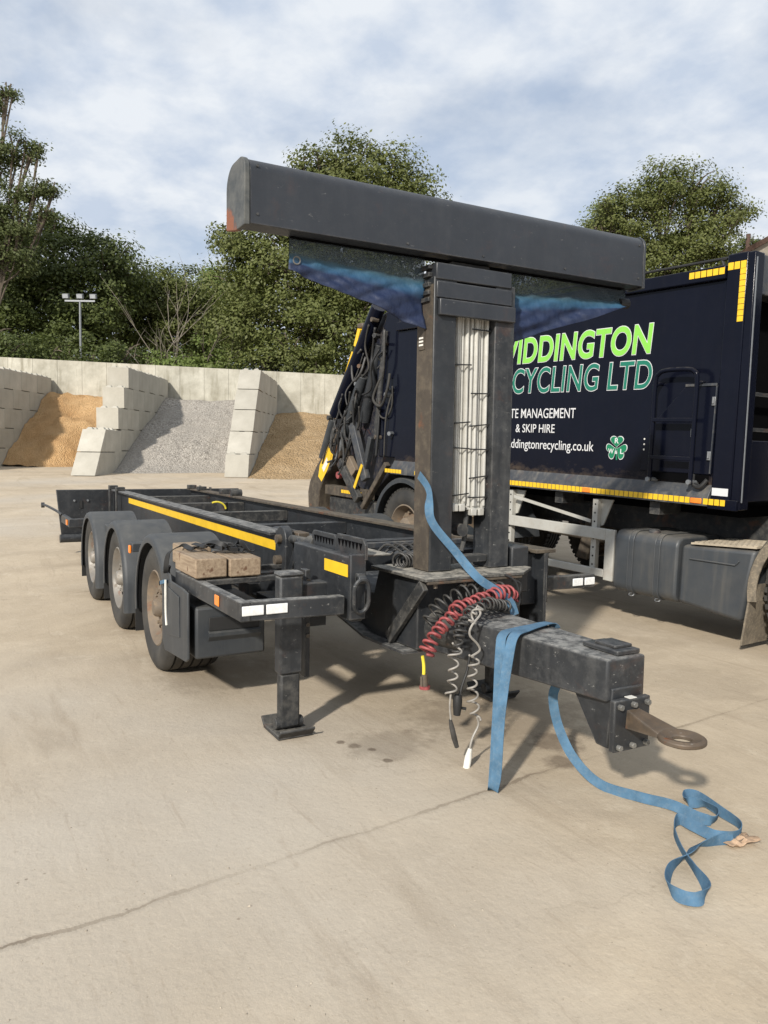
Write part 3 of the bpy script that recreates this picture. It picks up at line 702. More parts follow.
# ---- tarpaulin, two hanging pieces
def tarp(y0, y1, drop0, drop1, sgn):
    # y0 inner edge (by the tower), y1 outer edge
    ny = 56; q = MB(); rows = []; bands = [(0, 8), (1, 4), (2, 18)]
    for i in range(ny + 1):
        t = i / ny; y = y0 + (y1 - y0) * t; row = []
        dr = drop0 + (drop1 - drop0) * t + .012 * math.sin(t * 9 + sgn) * t * (1 - t) * 2
        up = 2.368 + .045 * t + .008 * noise.noise(V((t * 6, 0, sgn))); lo = up - (.045 - .022 * t) - .006 * noise.noise(V((t * 9, 5, sgn)))
        bot = 2.53 - .03 - dr; lv = [2.515, max(up, bot + .012), max(lo, bot + .006), bot]
        zs_ = [lv[0] + (lv[1] - lv[0]) * k / 8 for k in range(8)] + [lv[1] + (lv[2] - lv[1]) * k / 4 for k in range(4)] + [lv[2] + (lv[3] - lv[2]) * k / 18 for k in range(19)]
        for z in zs_:
            s_ = (2.515 - z) / .38
            x = -.095 + .035 * noise.noise(V((y * 2.6, s_ * 1.6, sgn * 3))) * s_ + .014 * math.sin((y * 3 + s_ * 2.4) * 5) * s_ + .016 * noise.noise(V((y * 9 + s_ * 7, s_ * 4, sgn))) * min(1, s_ * 3) + .010 * noise.noise(V((y * 21 - s_ * 10, s_ * 5, sgn))) + .03 * s_ * s_
            row.append((x, y - (.012 if sgn == 1 else 0) * s_ * t, z))
        rows.append(row)
    vs = [[q.b.verts.new(p) for p in row] for row in rows]
    for i in range(ny):
        for j in range(30):
            q._f([vs[i][j], vs[i][j + 1], vs[i + 1][j + 1], vs[i + 1][j]])
    o = q.build('tarpaulin', M['tarp'], TR, smooth=180, keepn=True)
    at = o.data.attributes.new('band', 'FLOAT', 'POINT')
    for i in range(ny + 1):
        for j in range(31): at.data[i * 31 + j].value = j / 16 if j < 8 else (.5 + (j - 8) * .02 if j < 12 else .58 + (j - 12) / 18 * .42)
    md = o.modifiers.new('sheet', 'SOLIDIFY'); md.thickness = .003
    return o
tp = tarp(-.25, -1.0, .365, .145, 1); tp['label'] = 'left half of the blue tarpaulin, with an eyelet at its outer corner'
for yy, zz_ in ((-.965, 2.40),):
    q = MB(); pts = [(-.09 + .001, yy + .018 * math.cos(a * .5236), zz_ + .018 * math.sin(a * .5236)) for a in range(12)]
    q.tube(pts, .004, 6, True); q.build('eyelet', M['bolt'], tp)
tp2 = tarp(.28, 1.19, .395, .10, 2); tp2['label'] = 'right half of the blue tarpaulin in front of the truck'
q = MB(); q.cyl((-.1, 1.14, 2.42), (-.1, 1.21, 2.425), .03); q.build('roller_end', M['black'], tp2)

# ---- tower
q = MB(); q.box(-.16, 0, -.245, -.105, .872, 2.40); q.build('tower_post', st, TR, bevel=.006)
q = MB(); q.box(-.155, -.005, -.249, -.2455, .875, 2.36); q.build('post_side', M['brown_dirt'], TR)
q = MB(); q.box(-.16, 0, .145, .275, .872, 2.40); q.build('tower_post', M['drawbar'], TR, bevel=.006)
for z0, z1, x1, y0, y1 in ((2.385, 2.468, .004, -.238, .243), (2.292, 2.376, .006, -.235, .246), (2.203, 2.286, .022, -.224, .262)):
    q = MB(); q.box(.002 if z0 < 2.25 else -.10, x1 + .004, y0, y1, z0, z1); q.build('tower_board', sc_, TR, bevel=.005)
for z0, dx in ((2.44, .02), (2.40, .0), (2.35, .03), (2.31, .01), (2.275, .02)):
    q = MB(); q.box(-.17 - dx * .3, -.03, -.262, -.238, z0, z0 + .022); q.build('guide_lug', sdirty, TR, bevel=.003)
q = MB(); q.box(-.10, -.06, -.1, .14, 2.36, 2.50); q.build('beam_mount', st, TR)
q = MB(); q.box(-.13, -.075, -.254, -.2495, 2.035, 2.165); pl = q.build('rating_plate', M['brown_dirt'], TR)
q = MB()
for k in range(3): q.box(-.125, -.085, -.2562, -.2542, 2.055 + k * .018, 2.064 + k * .018)
q.build('plate_lines', M['white_pl'], pl)
q = MB(); q.box(-.10, -.02, -.104, .144, .905, .945); q.build('cross_tie', sdirty, TR, bevel=.005)
q = MB(); q.box(-.22, -.165, -.1, .14, 1.1, 2.3); q.build('back_channel', M['steel'], TR)
def arm(y0, y1, z0, z1, bands):
    q = MB(); n = 5; w_ = (y1 - y0) / n
    for k in range(n):
        c = y0 + w_ * (k + .5); d = .012 * math.sin(k * 1.7)
        q.box(-.125, -.055 + d, c - w_ * .46, c + w_ * .46, z0 + .01 * math.sin(k * 2.1), z1)
        q.cyl((-.055 + d, c, z0 + .02), (-.055 + d, c, z1), w_ * .36, n=10)
    o = q.build('folded_sheet_arm', M['alu'], TR, bevel=.003)
    for z in bands:
        q = MB(); t = random.uniform(-.008, .008)
        q.bar((-.031, y0 - .004, z + t), (-.031, y1 + .004, z - t), .004, .007); q.build('tie_band', M['black'], o)
    for k in (0, 1):
        q = MB(); c = y0 + (y1 - y0) * (.3 + .4 * k); q.box(-.10, -.03, c - .018, c + .018, z0 - .03, z0 + .01); q.build('arm_foot', M['alu'], o, bevel=.004)
    return o
arm(-.098, .014, 1.215, 2.23, (1.966, 1.66, 1.525, 1.275))
arm(.022, .142, 1.19, 2.23, (2.157, 1.82, 1.65, 1.52, 1.37, 1.26))
q = MB(); q.tube(crom([(-.09, .05, 1.19), (-.07, .03, 1.11), (-.1, .045, 1.03), (-.08, .01, .96)], 6), .014, 8); q.cyl((-.12, .0, 1.08), (-.05, .0, 1.08), .035); q.build('arm_motor', sdirty, TR)

# ---- deck plate, neck, drawbar
q = MB(); q.prism([(-.36, -.40), (.175, -.372), (.18, .24), (.05, .40), (-.36, .40)], 'z', .852, .870); q.build('deck_plate', M['deck'], TR, bevel=.004)
q = MB(); q.box(.160, .177, -.36, .235, .838, .851); q.build('deck_edge', M['brown_dirt'], TR, bevel=.003)
for y in (-.3, -.12, .08, .2):
    q = MB(); q.cyl((.15, y, .815), (.15, y, .838), .012, n=6); q.build('bolt', M['bare_rust'], TR)
q = MB(); q.prism([(-1.45, .56), (-.86, .54), (-.42, .462), (.04, .475), (.04, .851), (-.38, .851), (-.44, .70), (-1.45, .70)], 'y', -.335, .335); q.build('neck_box', M['steel'], TR, bevel=.006)
q = MB(); q.bar((-.88, -.345, .53), (-.43, -.345, .452), .12, .014); q.bar((-.43, -.345, .452), (.02, -.345, .462), .12, .014); q.build('neck_flange', M['drawbar'], TR)
q = MB(); q.bar((.13, -.355, .83), (-.20, -.365, .49), .065, .03, (0, 1, 0)); q.build('neck_brace', sdirty, TR, bevel=.004)
q = MB(); q.cyl((.02, -.20, .585), (.27, -.175, .585), .095, .085, 20); q.build('drawbar_socket', M['steel_dirty'], TR, bevel=.006)
q = MB(); yb0, yb1 = -.235, .115
q.hexa([(.0, yb0, .455), (1.155, -.108, .49), (1.155, .106, .49), (.0, yb1, .455), (.0, yb0, .665), (1.155, -.108, .668), (1.155, .106, .668), (.0, yb1, .665)])
q.build('drawbar', M['drawbar'], TR, bevel=.01)
q = MB(); q.box(.93, 1.135, -.035, .095, .670, .690); q.box(.98, 1.10, -.015, .085, .6905, .704); q.build('drawbar_pad', M['steel'], TR, bevel=.004)
q = MB(); q.prism([(.93, .492), (1.08, .29), (1.145, .29), (1.165, .545), (1.1, .545)], 'y', -.085, .085); q.build('coupling_gusset', st, TR, bevel=.005)
q = MB(); q.hexa([(1.165, -.10, .29), (1.195, -.10, .29), (1.195, .10, .29), (1.165, .10, .29), (1.165, -.10, .505), (1.195, -.10, .505), (1.195, .10, .505), (1.165, .10, .505)])
cp = q.build('coupling_plate', st, TR, bevel=.005)
for y, z in ((-.075, .48), (.0, .482), (.077, .482), (-.075, .312), (.0, .312), (.077, .312)):
    q = MB(); q.cyl((1.194, y, z), (1.214, y, z), .013, n=6); q.build('coupling_bolt', M['bolt'], cp, bevel=.002)
q = MB(); q.box(1.166, 1.1965, -.02, .02, .506, .5085); q.build('paint_fleck', M['white_pl'], cp)
# towing eye: tapered shank and flat ring
q = MB(); P = []
ec = V((1.445, 0, .418)); ro, ri = .090, .036
q.hexa([(1.195, -.040, .385), (1.378, -.058, .408), (1.378, .058, .408), (1.195, .040, .385), (1.195, -.034, .462), (1.378, -.058, .428), (1.378, .058, .428), (1.195, .034, .462)])
prof = [(ri, -.013), (ri + .01, -.016), (ro - .02, -.016), (ro, -.008), (ro, .007), (ro - .012, .014), (ri + .020, .011), (ri, .001)]
n = 40; rings = []
for i in range(n):
    a = 2 * math.pi * i / n; rings.append([q.b.verts.new((ec.x + r * math.cos(a), r * math.sin(a), ec.z + z)) for r, z in prof])
for i in range(n):
    A, B = rings[i], rings[(i + 1) % n]
    for j in range(len(prof)): q._f([A[j], B[j], B[(j + 1) % len(prof)], A[(j + 1) % len(prof)]])
q.build('towing_eye', M['eye'], TR, bevel=.003)

# ---- main rails
def rail(s, m1, m2, x0, x1):
    y = s * .53
    q = MB(); q.box(x0, x1, y - .010, y + .010, .50, .937); w_ = q.build('rail', m1, TR)
    q = MB(); q.box(x0, x1, y - .07, y + .07, .938, .958); q.build('top_flange', m2, w_, bevel=.003)
    q = MB(); q.box(x0, x1, y - .07, y + .07, .482, .4995); q.build('bottom_flange', m1, w_, bevel=.003)
    return w_
r1 = rail(-1, st, M['drawbar'], -7.6, -1.42); r2 = rail(1, st, M['brown_dirt'], -7.6, .02)
q = MB(); q.box(-6.5, -1.421, -.544, -.541, .832, .896); q.build('yellow_stripe', M['yellow'], r1)
for x in (-6.7, -5.3, -3.95, -2.6, -1.25, -.62):
    q = MB(); q.box(x - .05, x + .05, -.519, .519, .80, .90); q.build('cross_member', M['steel_dirty'] if x < -3 else st, TR, bevel=.005)
q = MB(); lp = atX(392, 543.5, -.72); q.box(-.755, -.715, -.5, .5, lp.z - .025, lp.z + .01); q.build('light_tube', M['grey_panel'], TR, bevel=.005)
q = MB(); q.box(-7.2, -1.5, -.30, -.26, .56, .74); q.build('chassis_channel', st, TR); q = MB(); q.box(-7.2, -1.5, .26, .30, .56, .74); q.build('chassis_channel', st, TR)
for x in (-6.0, -5.0, -4.0, -2.2, -3.0):
    q = MB(); q.box(x - .04, x + .04, -.515, .515, .58, .68); q.build('cross_member', st, TR)
q = MB(); q.cyl((-2.3, -.2, .80), (-1.6, -.2, .80), .11, n=24); q.build('air_tank', M['steel'], TR)
q = MB(); q.cyl((-4.9, .15, .78), (-4.9, .15, .93), .06); q.build('valve', sdirty, TR)
q = MB(); yh = atZ(216, 509, .93); q.tube([(yh.x + .02, yh.y + .09 * math.cos(a), yh.z + .07 * math.sin(a)) for a in [i * .26 for i in range(9)]], .009, 6); q.build('yellow_hose', M['yellow_pl'], TR)
# rail end plates, locking hook, hydraulic bits
q = MB(); q.box(-1.418, -1.39, -.56, -.44, .50, .975); q.build('rail_end_plate', st, TR, bevel=.005)
q = MB(); prof = [(-1.36, .60)] + [(-1.22 + .085 * math.cos(a), .935 + .085 * math.sin(a)) for a in [math.pi - i * math.pi / 10 for i in range(11)]] + [(-1.135, .80), (-1.17, .60)]
q.prism(prof, 'y', -.60, -.545); hk = q.build('locking_hook', st, TR, bevel=.006)
q = MB(); q.cyl((-1.22, -.63, .935), (-1.22, -.53, .935), .03); q.cyl((-1.22, -.64, .80), (-1.22, -.53, .80), .032); q.build('hook_pin', M['bare_rust'], hk)
q = MB(); q.box(-1.28, -1.12, -.52, -.44, .55, .98); q.build('hook_bracket', M['bare_rust'], TR, bevel=.005)
q = MB(); q.cyl((-1.12, -.56, .945), (-.70, -.58, .96), .026); q.cyl((-.78, -.58, .957), (-.68, -.58, .96), .045); q.build('lock_ram', sdirty, TR)
q = MB(); q.bar((-1.08, -.60, .68), (-.90, -.60, .96), .03, .05); q.build('lock_lever', st, TR, bevel=.004)
# front side segment
q = MB(); q.box(-.80, -.035, -.68, -.615, .64, .965); sg = q.build('front_beam', st, TR, bevel=.006)
q = MB(); q.box(-.36, -.075, -.6832, -.6812, .862, .925); q.build('yellow_stripe', M['yellow'], sg)
q = MB(); q.box(-.034, -.008, -.70, -.612, .655, .985); ep = q.build('end_plate', st, TR, bevel=.005)
q = MB(); pts = []
for i in range(28):
    a = 2 * math.pi * i / 28; pts.append((.022 + .012 * math.sin(a), -.652 + .040 * math.cos(a), .78 + (.055 * math.sin(a) + (.03 if math.sin(a) > 0 else -.03))))
q.tube(pts, .011, 8, True); q.build('lashing_ring', st, ep)
q = MB(); q.box(-.008, .02, -.674, -.630, .84, .893); q.cyl((.02, -.674, .864), (.02, -.630, .864), .02); q.build('ring_clip', st, ep, bevel=.004)
# serrated racks
def rack(x0, x1, y, z0, z1):
    n = 7; poly = [(x0, z0), (x1, z0), (x1, z1 - .03), (x1 - .03, z1)]
    poly += [(x0 + .02, z1), (x0, z1 - .02)]
    q = MB(); q.prism(poly, 'y', y - .008, y + .008)
    o = q.build('lock_rack', st, TR, bevel=.002)
    q = MB(); w_ = (x1 - x0 - .06) / n
    for i in range(n):
        c = x0 + .03 + w_ * (i + .5); q.prism([(c - w_ * .42, z1 - .025), (c + w_ * .42, z1 - .025), (c, z1 - .062)], 'y', y - .0105, y - .0088)
    q.build('rack_teeth', M['dark'], o); return o
rack(-.70, -.37, -.60, .94, 1.045); rack(-.35, .0, -.615, .955, 1.06)
q = MB(); q.box(-.70, -.04, -.605, -.45, .966, .975); q.build('rack_base', M['deck'], TR, bevel=.003)

# ---- landing leg
q = MB(); q.box(-.385, -.30, -.958, -.828, .33, .845); q.box(-.39, -.295, -.963, -.823, .846, .868); lg = q.build('landing_leg', M['drawbar'], TR, bevel=.012)
q = MB(); q.box(-.375, -.31, -.948, -.838, .04, .329); q.build('inner_tube', sdirty, lg, bevel=.012)
q = MB(); q.box(-.47, -.25, -.985, -.79, .004, .026); q.hexa([(-.25, -.985, .012), (-.215, -.985, .05), (-.215, -.79, .05), (-.25, -.79, .012), (-.25, -.985, .026), (-.222, -.985, .062), (-.222, -.79, .062), (-.25, -.79, .026)])
q.hexa([(-.51, -.985, .05), (-.47, -.985, .01), (-.47, -.79, .01), (-.51, -.79, .05), (-.502, -.985, .062), (-.47, -.985, .026), (-.47, -.79, .026), (-.502, -.79, .062)])
q.cyl((-.345, -.97, .06), (-.345, -.815, .06), .03); q.build('foot_plate', sdirty, lg, bevel=.004)
q = MB(); q.box(-.47, -.40, -.775, -.745, .27, .86); lb = q.build('leg_bracket', st, TR, bevel=.004)
q = MB()
for k in range(6): q.cyl((-.399, -.76, .50 + k * .06), (-.390, -.76, .50 + k * .06), .011, n=8)
q.build('bolt_row', M['bare_rust'], lb)
q = MB(); q.box(-.43, -.33, -.826, -.50, .70, .80); q.build('leg_arm', st, TR, bevel=.006)
q = MB(); q.prism([(-.78, .64), (-.60, .36), (-.56, .36), (-.46, .64)], 'y', -.735, -.72); q.build('leg_gusset', st, TR)
# other leg (far side)
lg2 = dup(lg, TR); fp = atZ(497, 697, 0); lg2.location = (fp.x + .32, fp.y + .885, 0)

# ---- marker bars
q = MB(); q.bar((-1.30, -1.225, .712), (-.06, -1.225, .732), .05, .095); q.bar((-.095, -1.249, .7325), (-.09, -.702, .722), .055, .096)
mb_ = q.build('marker_bar', M['drawbar'], TR, bevel=.006)
for y in (-1.188, -1.066):
    q = MB(); q.box(-.0655, -.058, y - .055, y + .055, .712, .760); q.build('white_reflector', M['white_refl'], mb_, bevel=.012)
q = MB(); q.box(-.46, -.39, -1.2575, -1.2505, .70, .755); q.build('amber_reflector', M['orange'], mb_, bevel=.006)
q = MB(); q.bar((-.13, .50, .735), (-.095, 1.0, .735), .05, .08); m2 = q.build('marker_bar', M['steel_dirty'], TR, bevel=.005)
for y in (.86, .955):
    q = MB(); q.box(-.074, -.066, y - .04, y + .04, .712, .758); q.build('white_reflector', M['white_refl'], m2, bevel=.01)
q = MB(); q.box(-.35, -.06, .42, .62, .63, .93); q.box(-.2, -.0, .30, .42, .72, .98); q.build('valve_box', M['steel'], TR, bevel=.008)
# platform bars behind the marker bar
for x in (-.82, -.95, -1.22):
    q = MB(); q.bar((x, -1.20, .755), (x, -.55, .762), .05, .03); q.build('platform_bar', M['steel_dirty'], TR, bevel=.004)
q = MB(); q.box(-1.25, -.60, -.75, -.56, .50, .60); q.build('platform_brace', st, TR)
# toolbox and spray panel
q = MB(); q.box(-1.46, -.895, -1.236, -.82, .30, .60); tb_ = q.build('toolbox', M['plastic'], TR, bevel=.015)
q = MB(); q.box(-.8945, -.885, -1.16, -.86, .46, .54); q.build('recess_shade', M['black'], tb_, bevel=.003)  # raised black slab stands in for the shade of a recess
q = MB(); q.prism([(-.8945, .46), (-.87, .45), (-.87, .43), (-.8945, .40)], 'y', -1.165, -.855); q.build('ledge', M['plastic'], tb_)
q = MB(); q.prism([(-1.50, .74), (-1.50, .30), (-1.44, .24), (-.93, .285), (-.885, .31), (-.885, .69), (-1.0, .70), (-1.28, .70), (-1.30, .74)], 'y', -1.286, -1.270); sp_ = q.build('spray_panel', M['plastic'], TR, bevel=.006)
q = MB(); q.prism([(-1.34, .66), (-1.34, .36), (-1.05, .40), (-1.05, .64)], 'y', -1.292, -1.2862); q.build('panel_recess', M['plastic'], sp_, bevel=.004)
q = MB(); q.tube(crom([(-1.34, -1.300, .70), (-1.325, -1.304, .62), (-1.34, -1.300, .50), (-1.33, -1.298, .42)], 6), .007, 6); q.build('white_cable_tie', M['white_pl'], TR)
q = MB(); q.bar((-1.45, -1.300, .665), (-1.34, -1.300, .69), .02, .022); q.build('blue_tag', M['tarp_band'], TR)
q = MB(); q.tube(crom([(-1.36, -1.27, .78), (-1.37, -1.275, .74), (-1.32, -1.27, .69), (-1.37, -1.27, .72)], 5), .011, 6); q.build('strap_knot', M['black'], TR)

# ---- wheels
TX = (-1.88, -3.27, -4.66)
def wheel_mesh(parent, c, s, rimmat, R=.425, wd=.39, y_out=1.258):
    """s = -1: outer side faces -Y"""
    y0 = s * y_out; y1 = s * (y_out - wd)
    def yy(t): return y0 + (y1 - y0) * t
    prof = [(yy(.05), .255), (yy(.0), .30), (yy(-.01), .35), (yy(.01), .385), (yy(.05), R - .012)]
    gr = (.18, .34, .5, .66, .82)
    t = .08
    for gx in gr:
        prof += [(yy(gx - .02), R), (yy(gx - .018), R - .018), (yy(gx + .018), R - .018), (yy(gx + .02), R)]
    prof += [(yy(.95), R - .012), (yy(.99), .385), (yy(1.01), .35), (yy(1.0), .30), (yy(.95), .255)]
    q = MB(); q.latheY(prof, c, 56); ty = q.build('tyre', M['rubber'], parent, smooth=50)
    rp = [(yy(.045), .258), (yy(.03), .25), (yy(.07), .236), (yy(.13), .226), (yy(.19), .205), (yy(.17), .15), (yy(.13), .10), (yy(.12), .066), (yy(.03), .058), (yy(.0), .045), (yy(-.003), .0)]
    q = MB(); q.latheY(rp, c, 40); q.latheY([(yy(.9), .255), (yy(.8), .22), (yy(.22), .18)], c, 32)
    for k in range(10):
        a = k * math.pi / 5; x = c[0] + .112 * math.cos(a); z = c[1] + .112 * math.sin(a)
        q.cyl((x, yy(.15), z), (x, yy(.09), z), .012, n=6)
    q.mi = 1
    for k in range(10):
        a = (k + .5) * math.pi / 5; x = c[0] + .183 * math.cos(a); z = c[1] + .183 * math.sin(a)
        q.cyl((x, yy(.20), z), (x, yy(.172), z), .017, n=10)
    q.build('rim', [rimmat, M['dark']], parent, smooth=40)
    return ty
for i, x in enumerate(TX):
    for s in (-1, 1):
        wh = bpy.data.objects.new('wheel', None); COL.objects.link(wh); wh.parent = TR; wh.location = (0, 0, 0)
        wheel_mesh(wh, (x, .423), s, M['rim'] if i == 0 else M['rim_light'])
    q = MB(); q.cyl((x, -.9, .423), (x, .9, .423), .065, n=14); q.box(x - .12, x + .12, -.62, -.40, .40, .56); q.box(x - .12, x + .12, .40, .62, .40, .56); q.build('axle', sdirty, TR)
    # fenders
    for s in (-1, 1):
        q = MB(); n = 30; cx, cz = x, (.416, .390, .362)[i]; ra, rb = .512, .498; yo, yi = s * 1.284, s * .86
        def ring(a, r, y): return (cx + r * math.cos(a), y, cz + r * math.sin(a))
        a0, a1 = rad(2), rad(190)
        sec = []
        for k in range(n + 1):
            a = a0 + (a1 - a0) * k / n
            sec.append([ring(a, ra, yi), ring(a, ra, yo - s * .03), ring(a, ra - .012, yo - s * .008), ring(a, ra - .026, yo), ring(a, ra - .062, yo), ring(a, ra - .062, yo - s * .008), ring(a, rb - .03, yo - s * .012), ring(a, rb, yo - s * .03), ring(a, rb, yi)])
        # straight front drop
        for dz in (.09, .19):
            sec.insert(0, [(p[0], p[1], p[2] - .095) for p in sec[0]])
        vs = [[q.b.verts.new(p) for p in r_] for r_ in sec]
        for k in range(len(vs) - 1):
            for j in range(9): q._f([vs[k][j], vs[k][(j + 1) % 9], vs[k + 1][(j + 1) % 9], vs[k + 1][j]])
        q._f(vs[0][::-1]); q._f(vs[-1])
        fd = q.build('fender', M['plastic'], TR, smooth=40)
        q = MB(); q.box(x - .520, x - .512, min(yo, yi) + .01, max(yo, yi) - .01, .16, .36); q.build('mudflap', M['black'], fd)
        if s < 0 and i < 2:
            q = MB(); q.box(x - .9 if i == 1 else x + .50, x - .5 if i == 1 else x + .56, -1.2, -.80, .72, .79); q.build('fender_bracket', M['plastic'], TR, bevel=.006)
    if i == 1:
        q = MB(); q.box(x + .50, x + .62, -1.245, -.82, .71, .78); bk = q.build('fender_bracket', M['plastic'], TR, bevel=.008)
        q = MB(); q.box(x + .55, x + .60, -1.262, -1.246, .70, .76); q.build('amber_reflector', M['orange'], bk, bevel=.005)

# ---- tail
q = MB(); q.hexa([(-7.70, -1.19, .28), (-7.66, -1.19, .28), (-7.66, 1.19, .28), (-7.70, 1.19, .28), (-7.72, -1.25, .945), (-7.66, -1.25, .945), (-7.66, 1.25, .945), (-7.72, 1.25, .945)])
tl_ = q.build('tail_panel', st, TR, bevel=.006)
q = MB(); q.cyl((-7.62, -1.22, .30), (-7.62, 1.22, .30), .055, n=20); q.build('underrun_bar', st, TR)
for y in (-1.03, -.86):
    q = MB(); q.cyl((-7.659, y, .80), (-7.64, y, .80), .014, n=8); q.build('bolt', M['galv'], tl_)
q = MB(); q.box(-7.659, -7.645, -.96, -.93, .70, .80); q.build('hinge', M['black'], tl_)
for s in (-1, 1):
    q = MB(); q.box(-7.15, -6.45, s * 1.225 - .025, s * 1.225 + .025, .56, .66); q.box(-6.45, -6.39, min(s * 1.25, s * .6), max(s * 1.25, s * .6), .56, .66)
    bb_ = q.build('rear_marker_bar', st, TR, bevel=.006)
    q = MB(); q.box(-6.60, -6.50, s * 1.2565 - .005, s * 1.2565 + .005, .58, .64); q.build('amber_reflector', M['orange'], bb_)
    for x, z1 in ((-7.45, 1.01), (-6.95, 1.01)):
        q = MB(); q.box(x - .05, x + .05, s * .53 - .09, s * .53 + .02 , .962, z1); q.build('container_guide', sdirty, TR, bevel=.004)
        q = MB(); q.box(x - .03, x + .03, s * .613 - .010, s * .613 + .010, .45, 1.0); q.build('guide_post', sdirty, TR, bevel=.004)
q = MB(); q.tube(crom([(-7.1, -1.25, .66), (-7.3, -1.30, .70), (-7.5, -1.39, .75), (-7.62, -1.42, .75)], 5), .016, 8); q.cyl((-7.62, -1.44, .75), (-7.62, -1.40, .75), .035, n=14); q.build('lamp_stalk', st, TR)
q = MB(); q.box(-6.05, -5.95, .46, .60, .96, 1.02); q.build('container_guide', sdirty, TR, bevel=.004); q = MB(); q.cyl((-5.6, .47, .985), (-5.6, .6, .985), .05); q.build('roller', sdirty, TR, bevel=.004)

# ---- coiled lines
zz7 = lambda x, y: (380 + x / 3.84, 540 + y / 3.84)
def p7(x, y, X): return atX(*zz7(x, y), X)
def coil(name, path, R, turns, r, mat, seg=8):
    q = MB(); q.tube(helix(path, R, turns), r, 6); return q.build(name, mat, TR, smooth=180)
rc = coil('red_air_coil', [p7(505, 235, .2), p7(500, 205, .21), p7(450, 205, .24), p7(400, 222, .26), p7(350, 242, .28), p7(300, 268, .30), p7(255, 318, .32), p7(222, 350, .33), p7(195, 395, .34), p7(170, 445, .34)], .032, 21, .0072, M['red_hose'])
q = MB(); q.tube(crom([p7(170, 445, .34) - V((0, .01, 0)), p7(168, 480, .34), p7(168, 520, .34)], 6), .008, 8); q.build('yellow_sleeve', M['yellow_pl'], rc)
q = MB(); a_ = p7(172, 515, .34); b_ = p7(172, 560, .34); q.cyl(a_, b_, .016, n=12); q.cyl(a_ + V((.0, -.018, -.01)), b_ + V((0, -.018, 0)), .007); q.build('coupling', M['bare_rust'], rc)
q = MB(); q.cyl(b_, b_ + V((0, 0, -.014)), .026, n=16); q.build('red_cap', M['red_hose'], rc)
coil('black_coil', [p7(185, 320, .14), p7(220, 270, .15), p7(260, 235, .16), p7(300, 212, .17), p7(350, 196, .18), p7(410, 192, .18), p7(470, 190, .18)], .040, 11, .0062, M['dark_cable'])
bc = coil('black_coil', [p7(490, 255, .27), p7(440, 245, .31), p7(395, 252, .34), p7(350, 275, .36), p7(320, 315, .38), p7(305, 355, .39), p7(300, 395, .40), p7(298, 435, .40)], .026, 17, .006, M['dark_cable'])
cable = coil('grey_coil', [p7(298, 400, .42), p7(285, 470, .42), p7(280, 530, .42), p7(270, 595, .42)], .024, 4, .0052, M['grey_cable'])
q = MB(); q.tube(crom([p7(272, 590, .42), p7(268, 640, .42), p7(272, 690, .42)], 5), .005, 6); q.build('lead', M['grey_cable'], cable)
q = MB(); q.tube([p7(270, 690, .42), p7(276, 720, .42), p7(285, 760, .42), p7(295, 795, .42)], [.008, .013, .014, .011], 10); q.build('plug', M['dark_cable'], cable)
q = MB(); q.tube(crom([p7(345, 440, .41), p7(335, 500, .41), p7(318, 550, .41), p7(305, 600, .41)], 6), .0065, 6); ld = q.build('black_lead', M['black'], TR)
q = MB(); q.tube([p7(300, 595, .41), p7(298, 612, .41), p7(297, 640, .41), p7(295, 672, .41)], [.017, .023, .022, .017], 12)
q.cyl(p7(282, 640, .40), p7(330, 648, .42), .007); q.build('plug', M['black'], ld)
gcl = coil('grey_coil', [p7(350, 285, .43), p7(385, 262, .43), p7(335, 318, .44)], .02, 2, .0055, M['grey_cable'])
gc = coil('grey_coil', [p7(365, 445, .46), p7(358, 510, .46), p7(356, 580, .46), p7(358, 640, .46), p7(365, 690, .46)], .022, 5.5, .0055, M['grey_cable'])
q = MB(); q.tube(crom([p7(375, 262, .44), p7(385, 285, .45), p7(352, 330, .46), p7(345, 365, .46), p7(375, 400, .46), p7(382, 425, .46), p7(350, 447, .46)], 8), .0055, 6)
q.build('lead', M['grey_cable'], gc); q = MB()
q.tube(crom([p7(372, 680, .46), p7(378, 710, .46), p7(355, 760, .46), p7(344, 805, .46)], 6), .0055, 6); q.build('lead', M['grey_cable'], gc)
q = MB(); q.tube([p7(346, 800, .46), p7(340, 830, .46), p7(333, 870, .46), p7(330, 893, .46)], [.010, .017, .017, .019], 12); q.build('plug', M['white_pl'], gc)
q = MB(); q.tube(crom([p7(505, 150, .19), p7(540, 170, .2), p7(530, 215, .2), p7(495, 235, .2), p7(470, 220, .2)], 6), .007, 6); q.build('black_lead', M['black'], TR)
q = MB(); q.tube(crom([p7(470, 130, .17), p7(520, 160, .2), p7(535, 240, .22), p7(505, 265, .24)], 6), .007, 6); q.build('black_lead', M['black'], TR)
# loose coil on the deck plate
coil('black_coil', [(-.30, -.12, .905), (-.24, -.23, .905), (-.2, -.30, .905)], .035, 9, .007, M['dark_cable'])
q = MB()
for k in range(5):
    a = atZ(371 + k * 4, 545, .95); q.tube(crom([V((-.5, -.3 + k * .05, .9)), V((-.45, -.25 + k * .06, .97)), V((-.35, -.2 + k * .05, .93)), V((-.3, -.15 + k * .03, .88))], 5), .007, 6)
q.build('cable_bundle', M['dark_cable'], TR)

